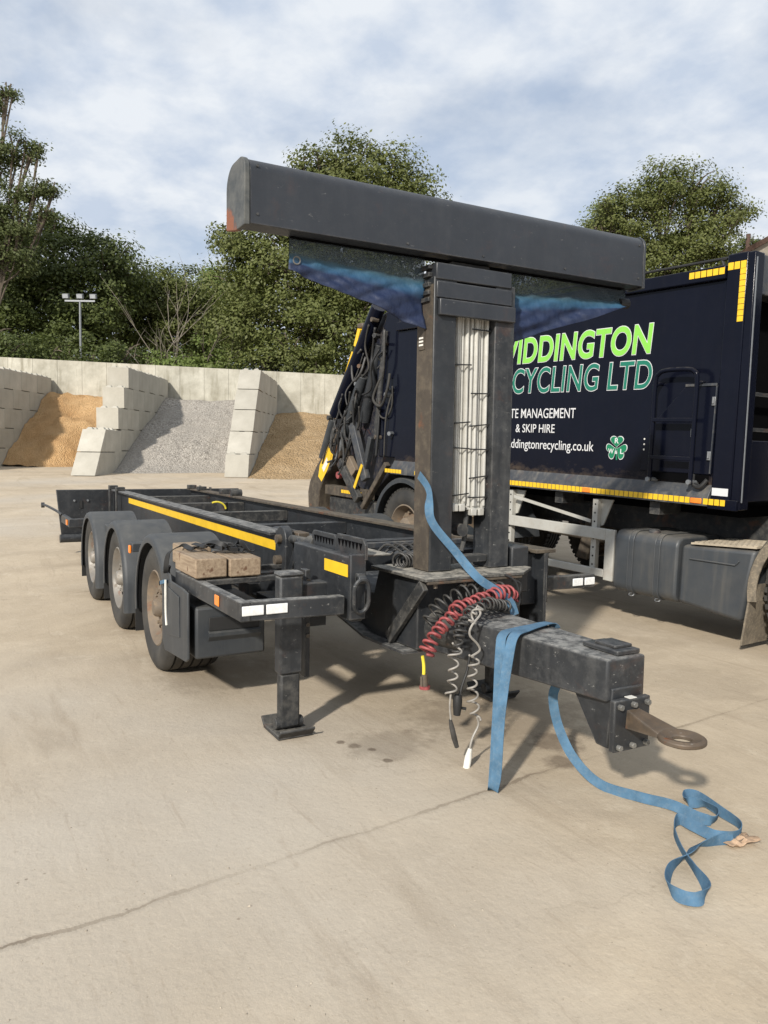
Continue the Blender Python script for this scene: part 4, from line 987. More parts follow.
# ================================================================== THINGS RESTING ON THE TRAILER
def timber(label, x0, x1, y0, y1, z0, z1, rot=0):
    q = MB(); q.box(x0 - x1, 0, 0, y1 - y0, 0, z1 - z0); o = q.build('timber_block', M['wood'], bevel=.008); o.location = (x1, y0, z0); o.rotation_euler = (0, 0, rot)
    tag(o, label, 'timber block', 'timber blocks stacked on the trailer side'); return o
timber('weathered timber block nearest the spray panel, strap crossing its top', -1.22, -.80, -1.262, -1.08, .782, .892, .02)
timber('weathered timber block on the inner side, nearest the yellow stripe', -1.18, -.79, -1.07, -.885, .782, .886, -.03)
timber('short timber block at the back left, half hidden under the black strap', -1.52, -1.235, -1.20, -1.04, .782, .905, .05)
q = MB(); rng = random.Random(12)
pts = [(-1.34, -1.30, .74), (-1.32, -1.285, .86), (-1.25, -1.22, .915), (-1.10, -1.20, .915), (-1.16, -1.10, .925), (-1.0, -1.05, .92), (-1.12, -.98, .925), (-.98, -.93, .905), (-1.08, -.90, .91), (-1.2, -1.0, .925), (-1.05, -1.12, .93), (-1.22, -1.16, .93)]
ribbon(q, pts, [(0, .3, 1), (.5, .3, .4), (1, 0, .3), (0, 1, .5), (1, 0, .4), (.3, 1, .2), (1, .2, .4), (0, 1, .5), (1, 0, .3), (0, 1, .4), (1, .4, .2), (0, 1, .3)], .03, .004)
pts2 = [(-1.20, -1.12, .91), (-1.1, -1.08, .95), (-1.02, -.99, .925), (-1.05, -.93, .95), (-.95, -.90, .905), (-1.0, -.86, .9)]
ribbon(q, pts2, [(1, 0, .6), (0, 1, .5), (1, .5, .3), (0, .3, 1), (1, 0, .2), (0, 1, .2)], .03, .004)
q.box(-1.06, -.98, -1.0, -.96, .90, .925)
o = q.build('ratchet_strap', M['black'], smooth=60); tag(o, 'crumpled black strap tangled on top of the timber blocks', 'strap')

# blue straps
q = MB()
P = [atX(417, 480, -.0) + V((-.06, 0, 0)), atX(419, 492, .03), atX(431, 520, .05), atX(455, 551, .10), atX(477, 577, .20), atX(497, 591, .24), atX(510, 602, .25), atX(515, 615, .26)]
P[0] = V((-.09, -.262, 1.38)); P[1] = V((.012, -.262, 1.30))
ribbon(q, P, [(.1, 0, 1), (.5, .1, 1), (.1, .9, .5), (0, .6, .8), (0, .75, .75), (0, .9, .45), (.2, .95, .2), (.2, .9, .1)], .045)
o = q.build('blue_strap', M['strap'], smooth=60); tag(o, 'twisted blue strap running down from the tower post to the coiled hoses', 'strap')
q = MB()
drape = [(.57, .135, .655), (.565, .10, .685), (.59, .0, .685), (.640, -.12, .684), (.680, -.212, .677), (.705, -.258, .60), (.742, -.325, .35), (.752, -.345, .10), (.748, -.356, .025), (.735, -.350, .008), (.722, -.340, .03), (.712, -.328, .11),
         (.68, -.295, .35), (.640, -.258, .60), (.615, -.222, .672), (.585, -.12, .679), (.56, .0, .679), (.545, .10, .679), (.55, .135, .655), (.60, .135, .50), (.66, .10, .440), (.72, .02, .442)]
ribbon(q, drape, [(1, .35, 0)] * 10 + [(1, .38, 0)] * 4 + [(1, .25, 0)] * 8, .05)
# free end: under the drawbar, down to the ground and across it
fr = [atY(545, 690, .03), atY(553, 700, .05), atY(557, 722, .10)]
e0 = [V((.72, .02, .442)), V((.76, .06, .40)), V((.80, .10, .26)), V((.87, .10, .08))]
e0[1] = atY(553, 697, .03); e0[2] = atY(558, 725, .06); e0[3] = atY(573, 757, .07)
def gp(px, py, h=.025): p = atZ(px, py, h); return p
gpts = e0[:1] + e0[1:] + [gp(600, 784), gp(640, 797), gp(672, 805), gp(698, 817), gp(713, 820, .03), gp(717, 812, .03), gp(703, 803, .03), gp(688, 802, .03), gp(686, 795, .03), gp(697, 796, .03), gp(720, 811, .03), gp(740, 825, .03), gp(737, 835, .025), gp(716, 836, .03), gp(694, 826, .03), gp(679, 819, .03), gp(674, 829, .03), gp(681, 848, .03), gp(694, 868, .03), gp(707, 888, .03), gp(699, 899, .026), gp(680, 896, .026), gp(668, 885, .026), gp(671, 868, .026), gp(688, 855, .034), gp(697, 845, .03), gp(715, 841, .02), gp(733, 838, .022)]
U = V((0, 0, 1)); side = V((.5, .85, 0))
gw = [V((.9, .3, 0)), V((.7, .6, .2)), V((.3, .8, .6)), V((.2, .5, .9)), side * .3 + U * .8, side * .3 + U * .9, side * .4 + U * .7] + [U * (.75 + .35 * math.sin(k * 1.1)) + V((.55 * math.sin(k * .9 + 1), .55 * math.cos(k * 1.1), 0)) for k in range(len(gpts) - 7)]
ribbon(q, gpts, gw, .044, .003, 8)
o = q.build('blue_strap', M['strap'], smooth=60); tag(o, 'long blue strap looped over the drawbar, its free end tangled on the ground', 'strap')
q = MB(); P = []
c0 = gp(735, 842, 0)
for i in range(9):
    row = []
    for j in range(9):
        u, v_ = i / 8 - .5, j / 8 - .5; p = c0 + V((.105 * u + .03 * v_, .125 * v_, 0)); row.append((p.x, p.y, .006 + .03 * abs(noise.noise(V((u * 5, v_ * 5, 2)))) + .025 * (u + .5) * max(0, v_ + .2)))
    P.append(row)
q.grid(P); o = q.build('paper_scrap', M['paper'], smooth=20); md = o.modifiers.new('s', 'SOLIDIFY'); md.thickness = .002
tag(o, 'crumpled brown scrap of paper under the end of the blue strap', 'paper scrap')

# ================================================================== TRUCK
TK = empty('refuse_truck', 'navy blue refuse truck with green recycling lettering parked beside the trailer', 'truck', (-.4232, 2.8843, 0))
tm = Matrix(((.99493, -.09637, .02869), (.09633, .99535, .00278), (-.02882, 0, .99958)))
TK.rotation_euler = tm.to_euler()
nv, nvd = M['navy'], M['navy_dirty']
def tbx(name, mat, x0, x1, y0, y1, z0, z1, bev=.008, par=None):
    q = MB(); q.box(x0, x1, y0, y1, z0, z1); return q.build(name, mat, par or TK, bevel=bev)
body = tbx('body', M['navy_body'], -4.76, -.345, .012, 2.45, 1.26, 2.868)
tbx('roof_rail', nv, -4.76, -.345, -.03, .12, 2.868, 2.975, .01, body)
tbx('roof_rail', nv, -4.76, -.345, 2.34, 2.48, 2.868, 2.975, .01, body)
q = MB(); q.box(-4.7, -.345, .12, 2.34, 2.87, 2.90); q.build('roof', nv, body)
q = MB(); q.tube(crom([(-3.2, .1, 2.98), (-3.15, .1, 3.03), (-2, .1, 3.05), (-.52, .1, 3.055), (-.46, .1, 3.04), (-.44, .1, 2.975)], 5), .012, 8); q.build('roof_handrail', M['black'], body)
# front pillar and bulkhead frame
tbx('front_pillar', nv, -.344, -.172, -.012, .11, 1.10, 3.052, .012, body)
q = MB(); q.hexa([(-.1715, -.012, 1.09), (-.092, -.012, 1.09), (-.092, .11, 1.09), (-.1715, .11, 1.09), (-.1715, -.012, 3.045), (-.112, -.012, 3.045), (-.112, .11, 3.045), (-.1715, .12, 3.045)]); q.build('pillar_edge', nv, body, bevel=.01)
q = MB(); q.box(-.30, -.13, .111, 2.35, 2.74, 3.04); q.build('bulkhead_top', M['grey_panel'], body, bevel=.01)
q = MB(); q.box(-.31, -.12, .111, 2.35, 1.15, 1.63); q.build('bulkhead_lower', nv, body, bevel=.008)
q = MB(); q.bar((-.085, .0, 1.15), (-.106, .0, 3.0), .008, .008); q.build('frame_trim', M['galv'], body)
tbx('cavity_shade', M['dark'], -.344, -.32, .11, 2.40, 1.26, 2.86, 0, body)  # flat black sheet paints the shade of a deep opening
for z in (1.72, 2.0):
    q = MB(); q.bar((-.22, .13, z), (-.22, 2.3, z - .02), .03, .03); q.build('cavity_pipe', M['steel_dirty'], body)
tbx('far_pillar', nv, -.34, -.10, 2.36, 2.46, 1.10, 3.05, .01, body)
# sill below the lettering and reflective strips
q = MB(); q.prism([(.0125, 1.27), (-.045, 1.168), (-.045, 1.10), (.10, 1.10), (.10, 1.27)], 'x', -4.76, -.345)
q.b.verts.ensure_lookup_table()
sill = q.build('side_sill', M['grey_panel'], TK, bevel=.004)
def strip(x0, x1, z0, z1, y, n, par, nm='yellow_strip'):
    q = MB(); w_ = (x1 - x0) / n
    for k in range(n): q.box(x0 + k * w_ + .004, x0 + (k + 1) * w_ - .004, y - .003, y, z0, z1)
    return q.build(nm, M['yellow'], par)
strip(-2.62, -.50, 1.115, 1.162, -.0455, 42, sill); strip(-.385, -.19, 1.115, 1.162, -.0455, 4, sill)
strip(-4.25, -2.78, 1.115, 1.162, -.0455, 26, sill); strip(-4.88, -4.52, 1.115, 1.162, -.0455, 6, sill)
for x in (-.445, -2.70, -1.58):
    q = MB(); q.box(x - .05, x + .05, -.055, -.0455, 1.117, 1.16); q.build('amber_reflector', M['orange'], sill, bevel=.006)
tbx('sill_end', nv, -.344, -.10, -.046, -.0125, 1.085, 1.165, .004, body)
strip(-.66, -.345, 2.905, 2.955, -.0305, 6, body); strip(-.335, -.18, 2.93, 2.985, -.0125, 3, body)
q = MB()
for k in range(9): q.box(-.228, -.180, -.0155, -.0125, 2.928 - k * .0445 - .0405, 2.928 - k * .0445)
q.build('yellow_strip', M['yellow'], body)
tbx('white_sticker', M['white_txt'], -.332, -.195, -.0155, -.0125, 1.19, 1.25, 0, body)
# access door panel with slanted corner
q = MB(); q.prism([(-1.03, 1.35), (-.355, 1.35), (-.345, 2.06), (-.63, 2.06), (-1.03, 1.64)], 'y', -.012, .011); dr_ = q.build('access_door', nv, TK, bevel=.005)
q = MB(); q.bar((-.63, -.015, 2.062), (-.352, -.015, 2.062), .012, .02); q.bar((-.362, -.015, 1.36), (-.352, -.015, 2.05), .012, .008); q.build('door_trim', M['grey_panel'], dr_)
for x, z in ((-.365, 1.93), (-.375, 1.50), (-.535, 1.68)):
    q = MB(); q.box(x - .015, x + .015, -.03, -.0125, z - .035, z + .035); q.cyl((x, -.035, z - .02), (x, -.035, z + .03), .008); q.build('hinge', M['galv'], dr_, bevel=.003)
tbx('door_gap', M['dark'], -.95, -.37, -.0135, -.011, 1.285, 1.345, 0, dr_)
q = MB(); q.tube(crom([(-.50, -.03, 1.345), (-.48, -.05, 1.27), (-.42, -.05, 1.25), (-.37, -.03, 1.31)], 6), .018, 8); q.build('cable_loop', M['black'], TK)
# ladder
q = MB(); y = -.09
q.tube(crom([(-.87, y, 1.27), (-.87, y, 1.7), (-.87, y, 2.08), (-.84, y, 2.16), (-.765, y, 2.185), (-.58, y, 2.185), (-.51, y, 2.165), (-.482, y, 2.09), (-.482, y, 1.7), (-.482, y, 1.27)], 6), .019, 10)
ld_ = q.build('ladder', nv, TK, smooth=60)
for z in (1.47, 1.78):
    q = MB(); q.box(-.865, -.485, y - .02, y + .02, z - .016, z + .016); q.build('rung', nv, ld_, bevel=.004)
for x in (-.87, -.482):
    q = MB(); q.cyl((x, y - .01, 1.29), (x, .01, 1.28), .016, n=10); q.cyl((x, y - .03, 1.285), (x, y - .01, 1.285), .02, n=10); q.build('ladder_bracket', M['galv'], ld_)
    q = MB(); q.tube(crom([(x, y, 2.05), (x, -.04, 2.08), (x, .012, 2.08)], 4), .014, 8); q.build('ladder_bracket', nv, ld_)
for k in range(3):
    q = MB(); q.cyl((-1.0, -.016, 1.53 + k * .045), (-1.0, -.012, 1.53 + k * .045), .008, n=8); q.build('rivet', M['white_pl'], dr_)

# lettering
dg = None
def text_mesh(body_, size, off, shear, z_):
    cu = bpy.data.curves.new('t', 'FONT'); cu.body = body_; cu.size = size; cu.offset = off; cu.shear = shear; cu.extrude = .0008; cu.space_character = 1.05 if off > .004 else 1.0; cu.resolution_u = 6
    ob = bpy.data.objects.new('t', cu); COL.objects.link(ob)
    dep = bpy.context.evaluated_depsgraph_get(); me = bpy.data.meshes.new_from_object(ob.evaluated_get(dep))
    bpy.data.objects.remove(ob); bpy.data.curves.remove(cu); return me
def ext(me):
    xs_ = [v.co.x for v in me.vertices]; ys_ = [v.co.y for v in me.vertices]; return min(xs_), max(xs_), min(ys_), max(ys_)
def lettering(nm, full, vis, x0, x1, z0, z1, mat, off=.0, shear=0., outline=None, ow=.0, par=TK):
    # 'vis' is the part of the line whose extent (x0..x1) was measured; the whole line is set right-aligned to it
    mv = text_mesh(vis, 1, off, shear, 0); a = ext(mv); mf = text_mesh(full, 1, off, shear, 0); bb = ext(mf)
    cap = text_mesh('D' if vis.upper() == vis else 'd', 1, off, shear, 0); ce = ext(cap)
    sx = (x1 - x0) / (a[1] - a[0]); sz = (z1 - z0) / (ce[3] - ce[2])
    res = []
    for (mat_, o_, dy) in ([(outline, off + ow, -.0018)] if outline else []) + [(mat, off, -.0040)]:
        me = text_mesh(full, 1, o_, shear, 0)
        for v in me.vertices:
            v.co = V((x1 + (v.co.x - bb[1]) * sx, .012 + dy - v.co.z, z0 + (v.co.y - ce[2]) * sz))
        me.materials.clear(); me.materials.append(mat_)
        ob = bpy.data.objects.new(nm if mat_ is mat else nm + '_outline', me); COL.objects.link(ob); res.append(ob)
        ob.parent = par
    if outline: res[0].parent = res[1]
    return res[-1]
lettering('company_name', 'WIDDINGTON', 'IDDINGTON', -2.625, -1.0, 2.350, 2.600, M['green_txt'], .024, .09, M['white_txt'], .018)
lettering('company_name', 'RECYCLING LTD', 'CYCLING LTD', -2.68, -.985, 2.052, 2.292, M['teal_txt'], .008, .09, M['white_txt'], .020)
lettering('service_line', 'WASTE MANAGEMENT', 'TE MANAGEMENT', -2.69, -1.81, 1.800, 1.893, M['white_txt'], .002)
lettering('service_line', '& SKIP HIRE', '& SKIP HIRE', -2.602, -2.065, 1.656, 1.738, M['white_txt'], .002)
lettering('web_address', 'www.widdingtonrecycling.co.uk', 'dingtonrecycling.co.uk', -2.60, -1.57, 1.495, 1.585, M['white_txt'], .002)
# shamrock badge with R, W and L
def heart(cx, cz, r, ang):
    pts = []
    for k in range(40):
        t = 2 * math.pi * k / 40; hx = 20 * math.sin(t) ** 3; hy = 13 * math.cos(t) - 5 * math.cos(2 * t) - 2 * math.cos(3 * t) - math.cos(4 * t)
        hx *= r / 16; hy = (hy + 17) * r / 16
        c_, s_ = math.cos(ang), math.sin(ang); pts.append((cx + hx * c_ - hy * s_, cz + hx * s_ + hy * c_))
    return pts
lc = (-1.310, 1.533)
q = MB()
for ang in (0, 2.0, -2.0): q.prism(heart(*lc, .060, ang), 'y', .0095, .0112)
bo = q.build('badge_outline', M['white_txt'], TK, smooth=0)
q = MB()
for k, ang in enumerate((0, 2.0, -2.0)):
    d = .004; q.prism(heart(lc[0] - math.sin(ang) * d, lc[1] + math.cos(ang) * d, .0545, ang), 'y', .0078 - k * .0002, .0092)
q.prism([(lc[0] - .006, lc[1] - .005), (lc[0] + .006, lc[1] - .005), (lc[0] + .016, lc[1] - .105), (lc[0] + .0, lc[1] - .105)], 'y', .0082, .0092)
bd = q.build('clover_badge', M['clover'], TK, smooth=0); bo.parent = bd
lettering('badge_letter', 'R', 'R', lc[0] - .022, lc[0] + .022, lc[1] + .042, lc[1] + .088, M['white_txt'], .02, par=bd)
lettering('badge_letter', 'W', 'W', lc[0] - .090, lc[0] - .028, lc[1] - .050, lc[1] - .006, M['white_txt'], .02, par=bd)
lettering('badge_letter', 'L', 'L', lc[0] + .044, lc[0] + .078, lc[1] - .050, lc[1] - .006, M['white_txt'], .02, par=bd)
lettering('badge_letter', '&', '&', lc[0] - .014, lc[0] + .014, lc[1] - .052, lc[1] - .022, M['white_txt'], .02, par=bd)

# chassis, tanks, side guard
q = MB(); q.box(-6.2, 1.9, .72, .80, .72, 1.0); q.box(-6.2, 1.9, 1.70, 1.78, .72, 1.0); q.build('chassis', M['steel_dirty'], TK)
q = MB(); q.box(-4.6, -.3, .35, 2.1, 1.0, 1.09); q.build('body_floor', M['dark'], TK)
for x in (-3.2, -2.0, -.9): tbx('floor_bearer', M['steel_dirty'], x - .05, x + .05, .05, 2.4, .98, 1.085, 0)
q = MB(); q.box(-2.0, -.1, .85, 1.65, .45, .90); q.build('gearbox', M['steel_dirty'], TK, bevel=.05)
q = MB(); q.bar((-2.05, .5, .40), (-1.95, .55, .92), .10, .12); q.build('suspension_hanger', M['brown_dirt'], TK, bevel=.01)
q = MB(); q.cyl((-2.6, .6, .62), (-1.6, .6, .60), .035); q.build('pipe', M['brown_dirt'], TK)
def rbox(nm, x0, x1, y0, y1, z0, z1, r, mat, bev):
    def corner(cy, cz, a0): return [(cy + r * math.cos(a0 + math.pi / 2 * k / 6), cz + r * math.sin(a0 + math.pi / 2 * k / 6)) for k in range(7)]
    pts = corner(y1 - r, z1 - r, 0) + corner(y0 + r, z1 - r, math.pi / 2) + corner(y0 + r, z0 + r, math.pi) + corner(y1 - r, z0 + r, 1.5 * math.pi)
    q = MB(); q.prism(pts, 'x', x0, x1); return q.build(nm, mat, TK, bevel=bev, smooth=40)
tk = rbox('fuel_tank', -1.245, -.60, -.02, .62, .262, .815, .09, M['tank'], .02)
for x in (-1.06, -.79):
    def corner(cy, cz, a0, r): return [(x, cy + r * math.cos(a0 + math.pi / 2 * k / 6), cz + r * math.sin(a0 + math.pi / 2 * k / 6)) for k in range(7)]
    q = MB(); pth = corner(.53, .725, 0, .096) + corner(.07, .725, math.pi / 2, .096) + corner(.07, .352, math.pi, .096) + corner(.53, .352, 1.5 * math.pi, .096)
    P = [V(p) for p in pth]; ring = []
    for dx in (-.022, .022): pass
    q.tube([p + V((-.024, 0, 0)) for p in P], .006, 6, True); q.tube([p + V((.024, 0, 0)) for p in P], .006, 6, True)
    for i in range(len(P)):
        a, b_ = P[i], P[(i + 1) % len(P)]
        q._f([q.b.verts.new(a + V((-.024, 0, 0))), q.b.verts.new(a + V((.024, 0, 0))), q.b.verts.new(b_ + V((.024, 0, 0))), q.b.verts.new(b_ + V((-.024, 0, 0)))])
    s_ = q.build('tank_strap', M['tank'], tk, smooth=40)
    q = MB(); q.tube([(x + .026 * math.cos(a), .02 + .03 * math.sin(a) * .4, .252 + .010 * math.sin(a)) for a in [k * .5236 for k in range(12)]], .004, 6, True); q.build('strap_buckle', M['galv'], tk)
q = MB(); q.cyl((-.92, .10, .812), (-.92, .10, .838), .05, n=24); q.cyl((-.92, .10, .838), (-.92, .10, .845), .042, n=24); q.build('filler_cap', M['grey_panel'], tk, bevel=.003)
q = MB(); q.hexa([(-.592, .0, .275), (-.02, .0, .225), (-.02, .6, .225), (-.592, .6, .275), (-.592, .015, .76), (.06, .015, .80), (.06, .6, .80), (-.592, .6, .76)]); bt = q.build('battery_box', M['tank'], TK, bevel=.035)
q = MB(); q.bar((-.50, .004, .655), (-.10, .0045, .662), .012, .012); q.bar((-.10, .003, .662), (-.07, .006, .70), .010, .010); q.build('box_crease', M['tank'], bt, bevel=.004)
q = MB(); q.hexa([(-.50, .01, .775), (.06, .01, .812), (.06, .62, .812), (-.50, .62, .775), (-.50, .01, .79), (.06, .01, .828), (.06, .62, .828), (-.50, .62, .79)])
for i in range(12):
    for j in range(6):
        cx = -.48 + i * .046; cy = .03 + j * .09; z = .79 + (cx + .5) * .068
        q.box(cx, cx + .03, cy, cy + .06, z - .002, z + .007)
q.build('step_tread', M['tread'], bt)
sgd = tbx('side_guard', M['sideguard'], -2.95, -1.36, -.015, .02, .695, .80, .006)
tbx('lower_rail', M['sideguard'], -2.95, -1.36, -.015, .02, .355, .425, .006, sgd)
q = MB(); q.hexa([(-1.36, -.015, .33), (-1.255, -.015, .33), (-1.255, .02, .33), (-1.36, .02, .33), (-1.36, -.015, .80), (-1.255, -.015, .80), (-1.255, .02, .80), (-1.36, .02, .80)]); q.build('end_post', M['sideguard'], sgd, bevel=.008)
for x in (-2.64, -1.52):
    q = MB(); q.box(x - .03, x + .03, .021, .07, .36, 1.06)
    q.prism([(x - .02, 1.06), (x + .16, 1.06), (x + .06, .82), (x - .02, .80)], 'y', .071, .085)
    q.mi = 1
    for k in range(8): q.cyl((x, .0195, .45 + k * .08), (x, .0205, .45 + k * .08), .009, n=8)
    q.build('guard_post', [M['sideguard'], M['dark']], sgd)
q = MB(); q.bar((-2.56, -.01, 1.0), (-1.56, .015, .85), .012, .03); q.build('guard_brace', M['sideguard'], sgd)
# wheels
def tyre_big(c, y_out, nm='wheel', R=.50):
    wh = bpy.data.objects.new(nm, None); COL.objects.link(wh); wh.parent = TK
    q = MB(); prof = [(y_out + .02, .30), (y_out, .34), (y_out - .005, .40), (y_out + .015, .455), (y_out + .04, R - .01)]
    for gx in (.10, .15, .2, .25):
        prof += [(y_out + gx - .012, R), (y_out + gx - .010, R - .015), (y_out + gx + .010, R - .015), (y_out + gx + .012, R)]
    prof += [(y_out + .30, R - .01), (y_out + .33, .45), (y_out + .34, .38), (y_out + .32, .30)]
    q.latheY(prof, c, 56)
    for k in range(48):   # shoulder lugs
        a = 2 * math.pi * k / 48
        p = V((c[0] + (R + .001) * math.cos(a), 0, c[1] + (R + .001) * math.sin(a))); t = V((-math.sin(a), 0, math.cos(a))); nr = V((math.cos(a), 0, math.sin(a)))
        for y0, y1 in ((.035, .088), (.262, .30)):
            b0_ = p + V((0, y_out + y0, 0)); b1_ = p + V((0, y_out + y1, 0)); w_ = t * .020; h0 = nr * -.03; h1 = nr * .006
            q.hexa([b0_ - w_ + h0, b0_ + w_ + h0, b1_ + w_ + h0, b1_ - w_ + h0, b0_ - w_ + h1, b0_ + w_ + h1, b1_ + w_ + h1, b1_ - w_ + h1])
    q.build('tyre', M['rubber'], wh, smooth=45)
    q = MB(); q.latheY([(y_out + .02, .302), (y_out + .015, .285), (y_out + .06, .27), (y_out + .15, .24), (y_out + .17, .18), (y_out + .12, .15), (y_out + .03, .13), (y_out + .01, .10), (y_out + .008, 0)], c, 40)
    for k in range(10):
        a = k * math.pi / 5; q.cyl((c[0] + .20 * math.cos(a), y_out + .18, c[1] + .20 * math.sin(a)), (c[0] + .20 * math.cos(a), y_out + .12, c[1] + .20 * math.sin(a)), .016, n=6)
    q.build('rim', M['rim'], wh, smooth=40); return wh
def arch(c, r0, r1, y0, y1, a0, a1, mat, nm='wheel_arch'):
    q = MB(); n = 26; sec = []
    for k in range(n + 1):
        a = a0 + (a1 - a0) * k / n; cs, sn = math.cos(a), math.sin(a)
        sec.append([(c[0] + r * cs, y, c[1] + r * sn) for r, y in ((r0, y1), (r0, y0 + .03), (r0 - .02, y0), (r1, y0), (r1 - .0, y0 + .012), (r0 - .02, y0 + .03), (r0 - .02, y1))])
    vs = [[q.b.verts.new(p) for p in r_] for r_ in sec]
    for k in range(n):
        for j in range(7): q._f([vs[k][j], vs[k][(j + 1) % 7], vs[k + 1][(j + 1) % 7], vs[k + 1][j]])
    q._f(vs[0][::-1]); q._f(vs[-1]); return q.build(nm, mat, TK, smooth=40)
tyre_big((-4.55, .43), .03); tyre_big((-3.2, .45), .10); tyre_big((.62, .505), .03); tyre_big((2.05, .52), .03)
tyre_big((-4.55, .43), 2.05); tyre_big((-3.2, .45), 2.05); tyre_big((.62, .505), 2.05); tyre_big((2.05, .52), 2.05)
arch((-4.55, .43), .64, .57, .0, .42, rad(-5), rad(188), M['plastic'])
arch((-3.2, .45), .62, .56, .08, .42, rad(10), rad(170), M['plastic'])
fa = arch((.62, .505), .62, .53, -.01, .42, rad(-10), rad(190), M['flap'])
arch((2.05, .52), .62, .53, -.01, .42, rad(-10), rad(190), M['plastic'])
q = MB(); q.hexa([(-.01, .0, .05), (.005, .0, .05), (.005, .36, .05), (-.01, .36, .05), (.025, .0, .40), (.04, .0, .40), (.04, .36, .40), (.025, .36, .40)]); q.build('mudflap', M['flap'], TK)
q = MB(); q.bar((.10, .25, .55), (.10, .25, .95), .12, .12); q.cyl((.1, .2, .9), (.5, .2, .98), .06); q.build('air_spring', M['steel_dirty'], TK, bevel=.01)
# cab (just outside the frame)
cb = MB(); cb.prism([(.95, 1.0), (3.05, .95), (3.12, 1.5), (3.0, 2.2), (2.85, 2.95), (2.5, 3.15), (1.05, 3.12), (.95, 2.9)], 'y', .02, 2.43); cab = cb.build('cab', nv, TK, bevel=.05)
q = MB(); q.prism([(1.9, 1.75), (2.9, 1.75), (2.80, 2.25), (2.68, 2.55), (1.9, 2.55)], 'y', .012, .022); q.build('side_window', M['glass'], cab)
q = MB(); q.prism([(1.85, 1.05), (2.98, 1.05), (3.04, 1.5), (2.93, 1.74), (1.85, 1.74)], 'y', .010, .0215); dd_ = q.build('cab_door', nv, TK, bevel=.004)
q = MB(); q.box(1.92, 2.06, -.005, .009, 1.55, 1.6); q.build('door_handle', M['black'], dd_, bevel=.005)
q = MB(); q.hexa([(3.06, .15, 1.75), (3.08, .15, 1.75), (3.08, 2.3, 1.75), (3.06, 2.3, 1.75), (2.86, .2, 2.75), (2.88, .2, 2.75), (2.88, 2.25, 2.75), (2.86, 2.25, 2.75)]); q.build('windscreen', M['glass'], cab)
q = MB(); q.box(2.7, 3.16, .03, 2.42, .38, .94); q.build('bumper', M['plastic'], cab, bevel=.04)
for y in (.3, 2.15):
    q = MB(); q.box(3.161, 3.175, y - .18, y + .18, .62, .8); q.build('headlight', M['lamp'], cab, bevel=.02)
for s, y in ((-1, -.12), (1, 2.57)):
    q = MB(); q.box(2.85, 2.95, y - .1, y + .1, 1.9, 2.4); q.bar((2.85, y, 2.45), (2.8, y - s * .2, 2.5), .03, .03); q.build('mirror', M['black'], cab, bevel=.02)

# rear packer
q = MB(); q.prism([(-4.77, 3.20), (-5.15, 3.22), (-5.72, 3.02), (-6.02, 2.42), (-6.46, 1.95), (-6.54, 1.5), (-6.3, 1.0), (-5.5, .75), (-4.95, 1.18), (-4.77, 1.25)], 'y', .16, 2.32); pk = q.build('packer', nvd, TK, bevel=.02)
q = MB(); q.prism([(-4.765, 3.14), (-5.05, 3.14), (-5.25, 2.5), (-5.15, 1.3), (-4.765, 1.3)], 'y', .03, .158); q.build('packer_side', nv, pk, bevel=.015)
def rod(nm, a, b, r, mat, par=pk):
    q = MB(); q.cyl(a, b, r, n=16); return q.build(nm, mat, par, bevel=.006)
rod('hydraulic_ram', (-5.27, .04, 3.22), (-6.28, .04, 1.84), .095, nv); rod('hydraulic_ram', (-6.34, .04, 1.78), (-6.62, .04, 1.22), .06, M['plastic'])
rod('hydraulic_ram', (-5.55, .02, 2.35), (-6.0, .02, 1.55), .07, M['plastic']); rod('ram_rod', (-6.0, .02, 1.55), (-6.18, .02, 1.22), .035, M['galv'])
rod('hydraulic_ram', (-5.30, .10, 2.75), (-5.62, .10, 1.75), .075, M['steel'])
rod('hydraulic_ram', (-5.05, .02, 2.9), (-5.2, .02, 1.55), .04, M['steel_dirty'])
for k, (a, b, w_, mt) in enumerate((((-5.75, .0, 1.72), (-5.38, .0, .98), .13, 'grey_panel'), ((-6.05, .0, 1.20), (-5.55, .0, .70), .13, 'steel_dirty'), ((-5.92, .05, 1.25), (-5.72, .05, 1.05), .14, 'rim'), ((-5.30, .02, 1.55), (-5.45, .02, 1.02), .08, 'steel'), ((-4.92, .02, 1.22), (-5.46, .02, .60), .07, 'brown_dirt'))):
    q = MB(); q.bar(a, b, .08, w_, (0, 1, 0)); 
    q = MB(); q.bar(a, b, w_, .08, (0, 1, 0)); q.build('packer_arm', M[mt], pk, bevel=.01)
# hopper lip, curved plate
lip = [(-6.22, 1.56), (-6.36, 1.46), (-6.55, 1.28), (-6.75, 1.08), (-6.92, .86), (-6.97, .70), (-6.95, .5), (-6.88, .36), (-6.70, .34), (-6.66, .52), (-6.62, .76), (-6.46, 1.0), (-6.22, 1.14), (-6.08, 1.28), (-6.05, 1.5)]
q = MB(); q.prism(lip, 'y', .0, 2.45); hl = q.build('hopper_lip', M['brown_dirt'], TK, bevel=.015)
q = MB(); q.prism([(-6.38, 1.40), (-6.28, 1.26), (-6.40, 1.06), (-6.56, .88), (-6.66, .95), (-6.62, 1.12)], 'y', -.004, -.001); wl = q.build('warning_label', M['yellow'], hl)
q = MB(); q.prism([(-6.42, 1.24), (-6.38, 1.16), (-6.50, 1.02), (-6.55, 1.08)], 'y', -.007, -.0045); q.build('label_patch', M['white_pl'], hl)
q = MB(); q.prism([(-6.30, 1.32), (-6.24, 1.30), (-6.26, 1.18), (-6.33, 1.22)], 'y', -.004, -.001); q.build('warning_label', M['yellow'], hl)
tbx('tail_bar', M['brown_dirt'], -6.55, -5.45, .05, .20, .70, .84, .01, pk); strip(-6.09, -5.56, .755, .80, .0495, 8, pk)
